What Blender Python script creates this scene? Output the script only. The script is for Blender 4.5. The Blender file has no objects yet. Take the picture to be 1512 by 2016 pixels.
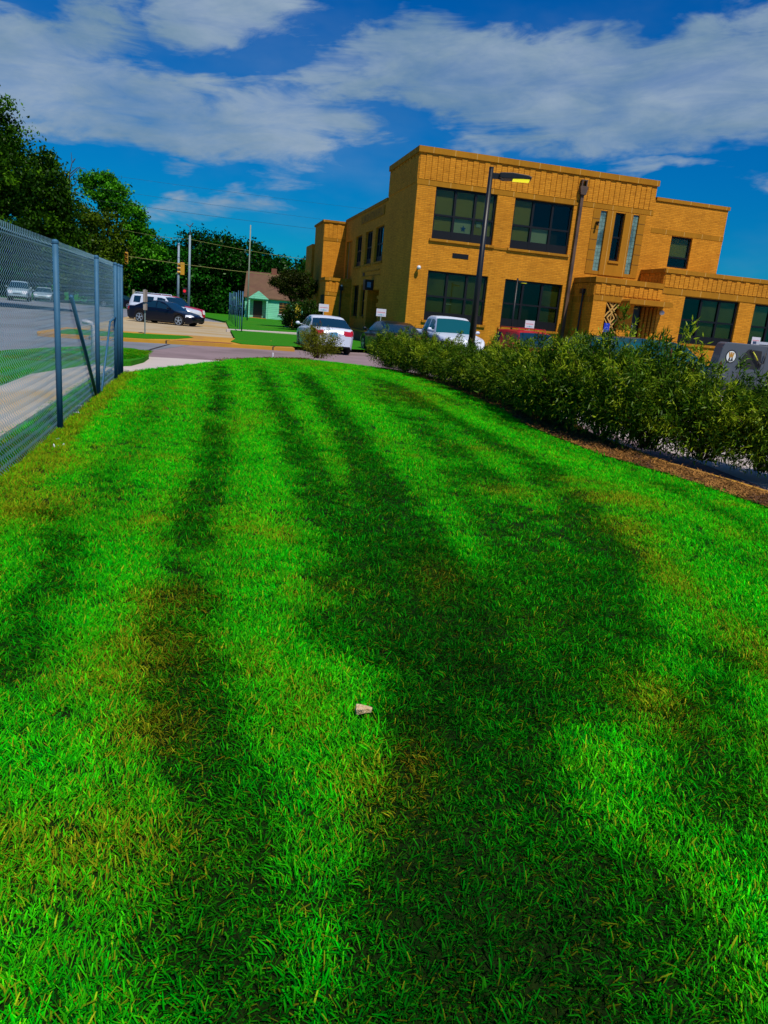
import bpy, math, random
import numpy as np
from mathutils import Vector, Matrix
random.seed(7); RNG = np.random.default_rng(7)
R = math.radians
scene = bpy.context.scene
col = scene.collection

# ------------------------------------------------------------------ camera
CAMH = 1.75
PITCH, ROLL, FPX = R(15.0), R(5.14), 1450.0
F_ = Vector((0, math.cos(PITCH), -math.sin(PITCH)))
R_ = Vector((1, 0, 0))
U_ = Vector((0, math.sin(PITCH), math.cos(PITCH)))
X_ = R_*math.cos(ROLL) + U_*math.sin(ROLL)
Y_ = -R_*math.sin(ROLL) + U_*math.cos(ROLL)
cam_d = bpy.data.cameras.new("camera")
cam = bpy.data.objects.new("camera", cam_d); col.objects.link(cam)
cam.matrix_world = Matrix(((X_.x, Y_.x, -F_.x, 0), (X_.y, Y_.y, -F_.y, 0), (X_.z, Y_.z, -F_.z, CAMH), (0, 0, 0, 1)))
cam_d.sensor_fit = 'HORIZONTAL'; cam_d.sensor_width = 36.0
cam_d.lens = 36.0*FPX/1512.0
cam_d.clip_start = 0.05; cam_d.clip_end = 5000
scene.camera = cam
scene.render.resolution_x, scene.render.resolution_y = 768, 1024
scene.view_settings.view_transform = 'Standard'
scene.view_settings.look = 'None'
scene.view_settings.gamma = 1.0
scene.view_settings.exposure = -0.1

def ray(px, py):
    dx, dy = px-756, py-1008
    a = dx*math.cos(ROLL)+dy*math.sin(ROLL); b = dx*math.sin(ROLL)-dy*math.cos(ROLL)
    return (F_*FPX + R_*a + U_*b).normalized()
def at(px, py, Y):           # photo pixel -> world point at depth Y
    v = ray(px, py); return Vector((0, 0, CAMH)) + v*(Y/v.y)

# ------------------------------------------------------------------ sun and sky
SUN_AZ, SUN_EL = 150.0, 57.0          # azimuth clockwise from +Y
sd = Vector((math.sin(R(SUN_AZ))*math.cos(R(SUN_EL)), math.cos(R(SUN_AZ))*math.cos(R(SUN_EL)), math.sin(R(SUN_EL))))
sun_d = bpy.data.lights.new("sun", 'SUN'); sun_d.energy = 4.6; sun_d.angle = R(0.5); sun_d.color = (1.0, 0.93, 0.80)
sun = bpy.data.objects.new("sun", sun_d); col.objects.link(sun)
sun.rotation_euler = sd.to_track_quat('Z', 'Y').to_euler()

class NT:
    """tiny helper to write node graphs"""
    def __init__(s, nt): s.nt = nt; s.n = nt.nodes; s.l = nt.links
    def new(s, t, **k):
        n = s.n.new(t)
        for a, b in k.items(): setattr(n, a, b)
        return n
    def put(s, sock, v):
        if hasattr(v, 'links') or isinstance(v, bpy.types.NodeSocket): s.l.new(v, sock)
        else: sock.default_value = v
    def m(s, op, a, b=0.0, c=None, clamp=False):
        n = s.new('ShaderNodeMath', operation=op); n.use_clamp = clamp
        s.put(n.inputs[0], a); s.put(n.inputs[1], b)
        if c is not None: s.put(n.inputs[2], c)
        return n.outputs[0]
    def ss(s, v, a, b):
        n = s.new('ShaderNodeMapRange', interpolation_type='SMOOTHSTEP')
        s.put(n.inputs[0], v); n.inputs[1].default_value = a; n.inputs[2].default_value = b
        return n.outputs[0]
    def mix(s, f, a, b, blend='MIX'):
        n = s.new('ShaderNodeMix', data_type='RGBA', blend_type=blend)
        s.put(n.inputs[0], f); s.put(n.inputs[6], a); s.put(n.inputs[7], b)
        return n.outputs[2]
    def noise(s, vec, scale, detail=3, rough=0.55, dist=0.0):
        n = s.new('ShaderNodeTexNoise'); n.inputs['Scale'].default_value = scale
        n.inputs['Detail'].default_value = detail; n.inputs['Roughness'].default_value = rough
        n.inputs['Distortion'].default_value = dist
        if vec is not None: s.l.new(vec, n.inputs['Vector'])
        return n.outputs['Fac']

world = bpy.data.worlds.new("World"); scene.world = world
world.use_nodes = True
world.node_tree.nodes.clear()
W = NT(world.node_tree)
sky = W.new('ShaderNodeTexSky', sky_type='NISHITA'); sky.sun_disc = False
sky.sun_elevation = R(SUN_EL); sky.sun_rotation = R(SUN_AZ)
sky.air_density = 1.0; sky.dust_density = 0.3; sky.ozone_density = 2.0
hs = W.new('ShaderNodeHueSaturation'); hs.inputs['Saturation'].default_value = 1.55; hs.inputs['Hue'].default_value = 0.492
hs.inputs['Value'].default_value = 1.0
W.l.new(sky.outputs[0], hs.inputs['Color'])
tc = W.new('ShaderNodeTexCoord')
sep = W.new('ShaderNodeSeparateXYZ'); W.l.new(tc.outputs['Generated'], sep.inputs[0])
azn = W.m('ARCTAN2', sep.outputs[0], sep.outputs[1])          # radians, 0 = straight ahead
eln = W.m('ARCSINE', sep.outputs[2])
# cloud space: stretched sideways like thin decks seen from below
cv = W.new('ShaderNodeCombineXYZ'); W.put(cv.inputs[0], W.m('MULTIPLY', azn, 1.0)); W.put(cv.inputs[1], W.m('MULTIPLY', eln, 2.4))
W.put(cv.inputs[2], 3.7)
w1 = W.noise(cv.outputs[0], 5.0, 5, 0.6)
cvs = W.new('ShaderNodeCombineXYZ'); W.put(cvs.inputs[0], W.m('MULTIPLY', azn, 1.0)); W.put(cvs.inputs[1], W.m('MULTIPLY', W.m('SUBTRACT', eln, W.m('MULTIPLY', azn, 0.10)), 4.2)); W.put(cvs.inputs[2], 1.3)
w2 = W.noise(cvs.outputs[0], 7.5, 8, 0.66, 0.5)
# warp
waz = W.m('ADD', azn, W.m('MULTIPLY', W.m('SUBTRACT', w1, 0.5), 0.16))
cv2 = W.new('ShaderNodeCombineXYZ'); W.put(cv2.inputs[0], W.m('ADD', azn, 4.1)); W.put(cv2.inputs[1], W.m('MULTIPLY', eln, 2.2))
w3 = W.noise(cv2.outputs[0], 7.0, 4, 0.6)
wel = W.m('ADD', eln, W.m('MULTIPLY', W.m('SUBTRACT', w3, 0.5), 0.085))
def blob(px, py, rx, ry, ang, amp):
    d = ray(px, py); a0 = math.atan2(d.x, d.y); e0 = math.asin(d.z)
    ang = ang - math.degrees(ROLL)*-1*0    # picture angle, corrected for roll below
    t = R(-ang) + ROLL                      # direction of the long axis in az/el
    rxr, ryr = rx/FPX, ry/FPX
    du = W.m('SUBTRACT', waz, a0); dv = W.m('SUBTRACT', wel, e0)
    u = W.m('ADD', W.m('MULTIPLY', du, math.cos(t)/rxr), W.m('MULTIPLY', dv, math.sin(t)/rxr))
    v = W.m('ADD', W.m('MULTIPLY', du, -math.sin(t)/ryr), W.m('MULTIPLY', dv, math.cos(t)/ryr))
    r2 = W.m('ADD', W.m('MULTIPLY', u, u), W.m('MULTIPLY', v, v))
    return W.m('MULTIPLY', W.m('SUBTRACT', 1.0, W.m('MINIMUM', r2, 1.0)), amp)
BL = [(1330, 172, 520, 105, 2, 1.7), (960, 160, 330, 100, 5, 1.35), (790, 80, 150, 70, -6, 1.05), (700, 150, 130, 70, 0, 0.8),
      (300, 225, 430, 95, 8, 1.15), (60, 130, 230, 130, -20, 1.0), (120, 60, 130, 90, -35, 1.0), (430, 45, 200, 60, -10, 1.0), (600, 215, 200, 60, 5, 0.9),
      (1500, 150, 300, 100, 0, 1.5), (1100, 65, 110, 26, 3, 0.6), (1310, 50, 210, 40, -8, 0.35),
      (1020, 285, 200, 36, 6, 0.8), (1310, 312, 110, 18, 5, 0.75), (330, 342, 90, 18, 2, 0.7), (430, 410, 170, 34, -4, 0.62),
      (600, 60, 60, 30, 10, 0.42), (230, 0, 60, 60, 60, 0.6), (740, 265, 110, 25, 2, 0.55), (-700, 200, 500, 160, 0, 1.0), (2300, 300, 500, 150, 0, 1.0), (2600, -300, 600, 250, 0, 1.0), (0, -900, 800, 300, 10, 0.9)]
acc = None
for b in BL:
    q = blob(*b)
    acc = q if acc is None else W.m('MAXIMUM', acc, q)
# fine break up
shape = W.m('ADD', acc, W.m('ADD', W.m('MULTIPLY', W.m('SUBTRACT', w2, 0.5), 1.7), W.m('MULTIPLY', W.m('SUBTRACT', w1, 0.5), 1.3)))
mask = W.m('MULTIPLY', W.ss(shape, 0.22, 0.88), W.m('ADD', 0.55, W.m('MULTIPLY', W.ss(w2, 0.25, 0.7), 0.45)), clamp=True)
ccol = W.mix(W.ss(w1, 0.3, 0.75), (1.7, 3.0, 4.4, 1), (3.5, 4.6, 6.0, 1))
veil = W.m('MULTIPLY', W.ss(W.noise(cv2.outputs[0], 2.6, 5, 0.6), 0.45, 0.75), 0.16)
deep = W.mix(1.0, hs.outputs[0], W.mix(W.ss(eln, 0.02, 0.36), (0.01, 0.47, 0.80, 1), (0.005, 0.64, 1.04, 1)), 'MULTIPLY')
skyc = W.mix(W.m('MAXIMUM', mask, veil), deep, ccol)
bg = W.new('ShaderNodeBackground'); bg.inputs['Strength'].default_value = 0.095
W.l.new(skyc, bg.inputs['Color'])
wo = W.new('ShaderNodeOutputWorld'); W.l.new(bg.outputs[0], wo.inputs['Surface'])

# ------------------------------------------------------------------ helpers
def tag(o, label=None, cat=None, group=None, kind=None):
    if label: o['label'] = label
    if cat: o['category'] = cat
    if group: o['group'] = group
    if kind: o['kind'] = kind
    return o
def empty(name, loc, rz=0, label=None, cat=None, group=None):
    o = bpy.data.objects.new(name, None); o.empty_display_size = 0.3
    col.objects.link(o); o.location = loc; o.rotation_euler = (0, 0, rz)
    return tag(o, label, cat, group)
def link_mesh(name, me, parent=None):
    o = bpy.data.objects.new(name, me); col.objects.link(o)
    if parent is not None: o.parent = parent
    return o
class MB:
    def __init__(s): s.v = []; s.f = []
    def add(s, vs, fs):
        k = len(s.v); s.v += [tuple(p) for p in vs]; s.f += [tuple(i+k for i in f) for f in fs]; return s
    def box(s, x0, x1, y0, y1, z0, z1):
        return s.add([(x0,y0,z0),(x1,y0,z0),(x1,y1,z0),(x0,y1,z0),(x0,y0,z1),(x1,y0,z1),(x1,y1,z1),(x0,y1,z1)],
                     [(3,2,1,0),(4,5,6,7),(0,1,5,4),(1,2,6,5),(2,3,7,6),(3,0,4,7)])
    def quad(s, a, b, c, d): return s.add([a, b, c, d], [(0, 1, 2, 3)])
    def tube(s, pts, r, n=8, caps=True):
        pts = [Vector(p) for p in pts]; k = len(s.v)
        rs = r if isinstance(r, (list, tuple)) else [r]*len(pts)
        for i, p in enumerate(pts):
            d = (pts[min(i+1, len(pts)-1)] - pts[max(i-1, 0)]).normalized()
            a = d.orthogonal().normalized() if abs(d.z) > 0.95 else d.cross(Vector((0,0,1))).normalized()
            if abs(d.z) > 0.95: a = d.cross(Vector((0, 1, 0))).normalized()
            b = d.cross(a).normalized()
            for j in range(n):
                t = 2*math.pi*j/n + math.pi/n
                s.v.append(tuple(p + (a*math.cos(t)+b*math.sin(t))*rs[i]))
        for i in range(len(pts)-1):
            for j in range(n):
                s.f.append((k+i*n+j, k+i*n+(j+1)%n, k+(i+1)*n+(j+1)%n, k+(i+1)*n+j))
        if caps:
            s.f.append(tuple(k+j for j in range(n))); s.f.append(tuple(k+(len(pts)-1)*n+j for j in reversed(range(n))))
        return s
    def prism(s, poly, axis, a, b):
        """poly: 2D outline; axis 'y' -> (x,z) outline swept y a..b ; 'z' -> (x,y) ; 'x' -> (y,z)"""
        def P(u, v, w): return {'y': (u, w, v), 'z': (u, v, w), 'x': (w, u, v)}[axis]
        n = len(poly); k = len(s.v)
        s.v += [P(u, v, a) for u, v in poly] + [P(u, v, b) for u, v in poly]
        s.f.append(tuple(k+i for i in range(n))); s.f.append(tuple(k+n+i for i in reversed(range(n))))
        for i in range(n): s.f.append((k+i, k+(i+1)%n, k+n+(i+1)%n, k+n+i))
        return s
    def ball(s, c, r, nu=10, nv=7, jit=0.0, sc=(1,1,1)):
        k = len(s.v)
        for i in range(nv+1):
            th = math.pi*i/nv
            for j in range(nu):
                ph = 2*math.pi*j/nu; q = r*(1+random.uniform(-jit, jit))
                s.v.append((c[0]+q*sc[0]*math.sin(th)*math.cos(ph), c[1]+q*sc[1]*math.sin(th)*math.sin(ph), c[2]+q*sc[2]*math.cos(th)))
        for i in range(nv):
            for j in range(nu): s.f.append((k+i*nu+j, k+(i+1)*nu+j, k+(i+1)*nu+(j+1)%nu, k+i*nu+(j+1)%nu))
        return s
    def build(s, name, mat, parent=None, smooth=False, bevel=0.0):
        me = bpy.data.meshes.new(name); me.from_pydata(s.v, [], s.f); me.update()
        me.materials.append(mat)
        import bmesh
        bm = bmesh.new(); bm.from_mesh(me)
        bmesh.ops.recalc_face_normals(bm, faces=bm.faces)
        if bevel > 0: bmesh.ops.bevel(bm, geom=list(bm.edges), offset=bevel, segments=2, affect='EDGES', profile=0.6)
        bm.to_mesh(me); bm.free()
        if smooth:
            for p in me.polygons: p.use_smooth = True
        return link_mesh(name, me, parent)

def npmesh(name, V, F4, mat, parent=None, attrs=None, link=True):
    """V (n,3) float array, F4 (m,k) int array; attrs: dict name->(n,) float"""
    me = bpy.data.meshes.new(name)
    V = np.asarray(V, np.float32); F4 = np.asarray(F4, np.int32); k = F4.shape[1]
    me.vertices.add(len(V)); me.vertices.foreach_set('co', V.ravel())
    me.loops.add(F4.size); me.loops.foreach_set('vertex_index', F4.ravel())
    me.polygons.add(len(F4)); me.polygons.foreach_set('loop_start', np.arange(0, F4.size, k, dtype=np.int32))
    try: me.polygons.foreach_set('loop_total', np.full(len(F4), k, np.int32))
    except Exception: pass
    for a, d in (attrs or {}).items():
        at_ = me.attributes.new(a, 'FLOAT', 'POINT'); at_.data.foreach_set('value', np.asarray(d, np.float32))
    me.update(calc_edges=True); me.validate()
    me.materials.append(mat)
    if not link: return me
    return link_mesh(name, me, parent)

MATS = {}
def mat(name, base, rough=0.6, var=0.15, scale=4.0, metal=0.0, bump=0.0, bscale=30.0, second=None, coords='Object', spec=0.5, coat=0.0, sthr=(0.45, 0.65)):
    if name in MATS: return MATS[name]
    m = bpy.data.materials.new(name); m.use_nodes = True; N = NT(m.node_tree)
    p = N.n['Principled BSDF']
    p.inputs['Roughness'].default_value = rough; p.inputs['Metallic'].default_value = metal
    p.inputs['Specular IOR Level'].default_value = spec; p.inputs['Coat Weight'].default_value = coat
    t = N.new('ShaderNodeTexCoord'); v = t.outputs[coords]
    b4 = (*base, 1)
    if var > 0:
        nz = N.noise(v, scale, 5, 0.6)
        f = N.m('ADD', N.m('MULTIPLY', N.m('SUBTRACT', nz, 0.5), 3.2*var), 1.0)
        c = N.new('ShaderNodeVectorMath', operation='SCALE'); c.inputs[0].default_value = base; N.put(c.inputs['Scale'], f)
        cc = c.outputs[0]
        if second:
            f2 = N.ss(N.noise(v, scale*0.37, 4, 0.6, 0.3), *sthr); cc = N.mix(f2, cc, (*second, 1))
        N.l.new(cc, p.inputs['Base Color'])
    else: p.inputs['Base Color'].default_value = b4
    if bump > 0:
        bn = N.new('ShaderNodeBump'); bn.inputs['Strength'].default_value = bump; bn.inputs['Distance'].default_value = 0.02
        N.l.new(N.noise(v, bscale, 4), bn.inputs['Height']); N.l.new(bn.outputs[0], p.inputs['Normal'])
    MATS[name] = m; return m
def emit(name, c, s):
    m = bpy.data.materials.new(name); m.use_nodes = True; p = m.node_tree.nodes['Principled BSDF']
    p.inputs['Base Color'].default_value = (*c, 1); p.inputs['Emission Color'].default_value = (*c, 1); p.inputs['Emission Strength'].default_value = s
    return m

# brick: coordinates follow the wall (x+y, z) in the building's own frame
def brick_mat(name, c1, c2, mortar, bw=0.31, bh=0.085, blotch=(0.30, 0.12, 0.006), msize=0.013, bl_amt=0.7):
    m = bpy.data.materials.new(name); m.use_nodes = True; N = NT(m.node_tree); p = N.n['Principled BSDF']
    t = N.new('ShaderNodeTexCoord'); s = N.new('ShaderNodeSeparateXYZ'); N.l.new(t.outputs['Object'], s.inputs[0])
    c = N.new('ShaderNodeCombineXYZ'); N.put(c.inputs[0], N.m('ADD', s.outputs[0], s.outputs[1])); N.put(c.inputs[1], s.outputs[2])
    b = N.new('ShaderNodeTexBrick'); N.l.new(c.outputs[0], b.inputs['Vector'])
    b.inputs['Color1'].default_value = (*c1, 1); b.inputs['Color2'].default_value = (*c2, 1); b.inputs['Mortar'].default_value = (*mortar, 1)
    b.inputs['Scale'].default_value = 1.0; b.inputs['Mortar Size'].default_value = msize; b.inputs['Mortar Smooth'].default_value = 0.3
    b.inputs['Brick Width'].default_value = bw; b.inputs['Row Height'].default_value = bh; b.inputs['Bias'].default_value = -0.15
    # long dark single bricks + soft blotches
    mp = N.new('ShaderNodeMapping'); mp.inputs['Scale'].default_value = (2.2, 9.0, 1); N.l.new(c.outputs[0], mp.inputs[0])
    n1 = N.ss(N.noise(mp.outputs[0], 1.0, 4, 0.7), 0.53, 0.72)
    cc = N.mix(N.m('MULTIPLY', n1, bl_amt), b.outputs['Color'], (*blotch, 1))
    n2 = N.noise(c.outputs[0], 0.55, 5, 0.6)
    f = N.m('ADD', N.m('MULTIPLY', N.m('SUBTRACT', n2, 0.5), 0.55), 1.0)
    # faint rain streaks
    mp2 = N.new('ShaderNodeMapping'); mp2.inputs['Scale'].default_value = (5.0, 0.35, 1); N.l.new(c.outputs[0], mp2.inputs[0])
    f2 = N.m('ADD', N.m('MULTIPLY', N.m('SUBTRACT', N.noise(mp2.outputs[0], 1.0, 4, 0.6), 0.5), 0.35), 1.0)
    sc = N.new('ShaderNodeVectorMath', operation='SCALE'); N.l.new(cc, sc.inputs[0]); N.put(sc.inputs['Scale'], N.m('MULTIPLY', f, f2))
    N.l.new(sc.outputs[0], p.inputs['Base Color']); p.inputs['Roughness'].default_value = 0.9; p.inputs['Specular IOR Level'].default_value = 0.2
    bn = N.new('ShaderNodeBump'); bn.inputs['Strength'].default_value = 0.5; bn.inputs['Distance'].default_value = 0.01
    N.l.new(b.outputs['Fac'], bn.inputs['Height']); bn.invert = True; N.l.new(bn.outputs[0], p.inputs['Normal'])
    return m
BRICK = brick_mat('buff_brick', (0.68, 0.272, 0.018), (0.53, 0.198, 0.010), (0.46, 0.185, 0.016), blotch=(0.26, 0.085, 0.004))
STONE = brick_mat('carved_stone', (0.40, 0.170, 0.009), (0.34, 0.14, 0.008), (0.62, 0.36, 0.10), 1.15, 60.0, (0.24, 0.10, 0.006), 0.016, 0.3)
STONE_L = mat('pale_mortar_joint', (0.60, 0.36, 0.10), 0.9, 0.1, 2.0, spec=0.2)
BRONZE = mat('dark_window_metal', (0.004, 0.005, 0.008), 0.5, 0.1, spec=0.3)
BLIND = mat('olive_roller_blind', (0.30, 0.29, 0.05), 0.9, 0.08, 0.5)
BLIND_P = mat('pale_roller_blind', (0.42, 0.52, 0.50), 0.9, 0.08, 0.5)
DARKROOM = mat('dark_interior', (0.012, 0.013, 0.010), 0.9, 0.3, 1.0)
BLACK = mat('black_painted_metal', (0.004, 0.004, 0.006), 0.45, 0.1)
def glass_mat(name, tint, fac=0.25, rough=0.02, k=1.0):
    m = bpy.data.materials.new(name); m.use_nodes = True; N = NT(m.node_tree); N.n.clear()
    tr = N.new('ShaderNodeBsdfTransparent'); tr.inputs[0].default_value = (*tint, 1)
    gl = N.new('ShaderNodeBsdfGlossy'); gl.inputs['Roughness'].default_value = rough; gl.inputs[0].default_value = (0.9, 0.95, 1, 1)
    fr = N.new('ShaderNodeFresnel'); fr.inputs[0].default_value = 1.5
    t = N.new('ShaderNodeTexCoord'); bn = N.new('ShaderNodeBump'); bn.inputs['Strength'].default_value = 0.03
    N.l.new(N.noise(t.outputs['Object'], 1.2, 2), bn.inputs['Height']); N.l.new(bn.outputs[0], gl.inputs['Normal'])
    f = N.m('ADD', N.m('MULTIPLY', fr.outputs[0], k), fac, clamp=True)
    mx = N.new('ShaderNodeMixShader'); N.put(mx.inputs[0], f); N.l.new(tr.outputs[0], mx.inputs[1]); N.l.new(gl.outputs[0], mx.inputs[2])
    o = N.new('ShaderNodeOutputMaterial'); N.l.new(mx.outputs[0], o.inputs[0]); return m
GLASS = glass_mat('window_glass', (0.72, 0.76, 0.62), 0.0, k=0.5)
GLASS_M = glass_mat('mirror_window_glass', (0.4, 0.45, 0.5), 0.35, k=1.0)

# ------------------------------------------------------------------ terrain
def gz(x, y):
    t = min(max((-x-4.0)/10.0, 0), 1); return -0.15*t*t*(3-2*t)
def interp(y, P):
    return float(np.interp(y, [p[0] for p in P], [p[1] for p in P]))
FX = lambda y: -3.73-0.2557*(y-8.13)          # fence line x(y)
LEFT = [(-6, FX(-6)-0.1), (0, FX(0)-0.1), (14.3, FX(14.3)-0.05), (15.2, -5.25), (16.4, -5.02), (19.3, -4.62), (20.6, -4.45), (22.0, -3.95), (23.0, -3.35), (23.7, -2.75)]
RIGHT = [(-6, 9.2), (0, 6.6), (3, 5.6), (5.5, 4.75), (7.7, 4.04), (9.1, 3.5), (10.1, 2.95), (12.6, 2.32), (14.7, 2.2), (17.3, 1.68), (20, 0.95), (22, 0.1), (23.2, -0.65), (23.8, -2.0), (23.95, -2.7)]
def LZ(x, y):                                # lawn surface
    r = interp(y, RIGHT); l = interp(y, LEFT)
    e = max(0.0, min(r-x, x-l+1.5)); t = min(e/2.2, 1)
    far = min(max((23.9-y)/3.0, 0), 1)
    return 0.13 + 0.09*t*t*(3-2*t)*min(1, far) + 0.01*math.sin(x*1.7+y*0.6)*min(1, far)

def grass_mat(name, c1, c2, scale, c3=(0.16, 0.17, 0.01), thr=(0.55, 0.8)):
    m = bpy.data.materials.new(name); m.use_nodes = True; N = NT(m.node_tree); p = N.n['Principled BSDF']
    g = N.new('ShaderNodeNewGeometry')
    a = N.noise(g.outputs['Position'], scale, 6, 0.7); b = N.noise(g.outputs['Position'], 0.35, 4, 0.6, 0.5)
    c = N.mix(N.ss(a, 0.3, 0.7), (*c1, 1), (*c2, 1))
    c = N.mix(N.m('MULTIPLY', N.ss(b, *thr), 0.6), c, (*c3, 1))
    N.l.new(c, p.inputs['Base Color']); p.inputs['Roughness'].default_value = 0.95; p.inputs['Specular IOR Level'].default_value = 0.1
    bn = N.new('ShaderNodeBump'); bn.inputs['Strength'].default_value = 0.8; bn.inputs['Distance'].default_value = 0.03
    N.l.new(a, bn.inputs['Height']); N.l.new(bn.outputs[0], p.inputs['Normal'])
    return m
G_FAR = grass_mat('distant_grass', (0.004, 0.10, 0.002), (0.012, 0.20, 0.004), 9.0)
G_BASE = grass_mat('lawn_soil', (0.002, 0.012, 0.001), (0.012, 0.035, 0.002), 40.0, (0.04, 0.03, 0.006))
G_TER = grass_mat('verge_grass', (0.006, 0.13, 0.003), (0.05, 0.26, 0.006), 25.0)

def grid_sheet(name, xs, ys, zf, m, kind='structure'):
    V = [(x, y, zf(x, y)) for y in ys for x in xs]; n = len(xs)
    F = [(j*n+i, j*n+i+1, (j+1)*n+i+1, (j+1)*n+i) for j in range(len(ys)-1) for i in range(n-1)]
    o = npmesh(name, V, F, m); o['kind'] = kind
    for q in o.data.polygons: q.use_smooth = True
    return o
xs = [-900, -300, -120, -60, -40] + [x for x in range(-30, 42, 2)] + [60, 120, 300, 900]
ys = [-300, -60, -20, 0] + [y for y in range(4, 110, 4)] + [150, 300, 600, 1500]
grid_sheet('ground', xs, ys, lambda x, y: gz(x, y)-0.03, G_FAR)

ASPH = mat('old_asphalt', (0.26, 0.19, 0.20), 0.9, 0.16, 0.8, second=(0.20, 0.145, 0.15), bump=0.3, bscale=60, coords='Object', spec=0.2)
ASPH_G = mat('grey_street_asphalt', (0.20, 0.215, 0.25), 0.9, 0.16, 0.7, second=(0.16, 0.17, 0.19), bump=0.3, bscale=60, spec=0.2)
CONC = mat('tan_concrete', (0.43, 0.35, 0.23), 0.9, 0.14, 0.6, second=(0.40, 0.27, 0.11), bump=0.2, bscale=40, spec=0.2)
CONC_L = mat('pale_concrete', (0.52, 0.45, 0.42), 0.9, 0.12, 0.7, bump=0.2, bscale=40, spec=0.2)
CONC_O = mat('ochre_curb_concrete', (0.52, 0.27, 0.03), 0.9, 0.2, 1.1, second=(0.42, 0.22, 0.05), spec=0.2)
asx = [x for x in range(-46, 44, 2)]; asy = [y for y in range(-8, 48, 2)]
o = grid_sheet('parking_lot', [x for x in range(-9, 44, 1)], [y for y in range(-8, 47, 1)], lambda x, y: gz(x, y)+0.0, ASPH)
o = grid_sheet('street', [-60, -50, -40, -30] + [x for x in range(-24, -8, 2)] + [-8.0], [-8, 0] + [y for y in range(4, 86, 4)], lambda x, y: gz(x, y)+0.004, ASPH_G)

def slab(name, poly, top, m, kind='structure', thick=0.2, parent=None, zf=gz):
    """raised flat piece following the terrain, poly in world xy (ccw)"""
    import bmesh
    P = []
    for i, (x, y) in enumerate(poly):        # subdivide long edges
        x2, y2 = poly[(i+1) % len(poly)]; d = math.hypot(x2-x, y2-y); k = max(1, int(d/3))
        P += [(x+(x2-x)*j/k, y+(y2-y)*j/k) for j in range(k)]
    bm = bmesh.new(); vs = [bm.verts.new((x, y, zf(x, y)+top)) for x, y in P]
    f = bm.faces.new(vs)
    lo = [bm.verts.new((x, y, zf(x, y)+top-thick)) for x, y in P]
    n = len(P)
    for i in range(n): bm.faces.new((vs[i], vs[(i+1) % n], lo[(i+1) % n], lo[i]))
    bmesh.ops.triangulate(bm, faces=[f]); bmesh.ops.recalc_face_normals(bm, faces=bm.faces)
    me = bpy.data.meshes.new(name); bm.to_mesh(me); bm.free(); me.materials.append(m)
    o = link_mesh(name, me, parent)
    if kind: o['kind'] = kind
    return o
# building frame
AZ = R(-14.6)
EX = Vector((math.cos(AZ), -math.sin(AZ), 0)); EY = Vector((math.sin(AZ), math.cos(AZ), 0))
BC = Vector((0.20, 40.0, 0.0)); BROT = -AZ
def BW(s, t, z=0): return BC + EX*s + EY*t + Vector((0, 0, z))
def bl(*st): return [(BW(s, t).x, BW(s, t).y) for s, t in st]

# street-side block across the driveway
curb = lambda x: 29.75 + 0.26*(x+4.1)                       # kerb line y(x)
slab('curb_stone', [(-13.2, curb(-13.2)), (-4.1, curb(-4.1)), (-4.35, curb(-4.1)+1.0), (-5.55, 34.75), (-5.9, 34.7), (-4.9, curb(-4.9)+0.55), (-12.6, curb(-12.6)+0.45), (-13.4, 29.0), (-14.4, 33), (-14.6, 33), (-13.7, 28.4)], 0.13, CONC_O)
slab('curb', bl((-5.0, -3.85), (26, -3.85), (26, -4.0), (-5.0, -4.0)), 0.13, CONC_O)
slab('verge_strip', [(-12.6, curb(-12.6)+0.46), (-9.6, curb(-9.6)+0.45), (-8.9, curb(-8.9)+1.4), (-8.75, 32.0), (-9.3, 33.2), (-11.4, 32.3), (-13.9, 31.6), (-13.3, 29.0)], 0.15, G_TER)
slab('car_park', [(-21.8, 62), (-14.3, 31.6), (-11.4, 32.0), (-9.3, 33.2), (-8.75, 32.0), (-8.9, curb(-8.9)+1.35), (-9.0, curb(-9)+0.4), (-6.2, curb(-6.2)+0.4), (-6.9, 30.9), (-7.35, 33.8), (-14.6, 63.4)], 0.03, CONC, thick=0.1)
for xj in (-8.85, -4.95, -11.5): slab('kerb_joint', [(xj, curb(xj)-0.01), (xj+.05, curb(xj)-0.01), (xj+.05, curb(xj)+.46), (xj, curb(xj)+.46)], 0.136, mat('joint_tar', (0.05, 0.03, 0.02), 0.9, 0.1), thick=0.15)
slab('tactile_paving', [(-8.7, curb(-8.7)+0.30), (-6.6, curb(-6.6)+0.30), (-6.6, curb(-6.6)+0.95), (-8.5, curb(-8.7)+0.95)], 0.136, mat('rust_red_paver', (0.25, 0.07, 0.02), 0.9, 0.2, 2))
slab('school_lawn', [(-6.2, curb(-6.2)+0.45), (-5.1, curb(-5.1)+0.5), (-5.85, 34.7)] + bl((-6, -3.85), (26, -3.85), (26, 20), (0.2, 70)) + [(-40, 120), (-14.6, 63.4), (-7.35, 33.8), (-6.9, 30.9)], 0.15, G_TER)
slab('walkway', [(-10.2, 44.5), (-2.6, 48.0), (-2.6, 49.5), (-10.6, 46.1)], 0.158, CONC_L)
slab('walkway', [(-9.5, 62.0), (-5.0, 63.5), (-5.2, 66.0), (-9.6, 64.0)], 0.158, CONC_L)
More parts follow.
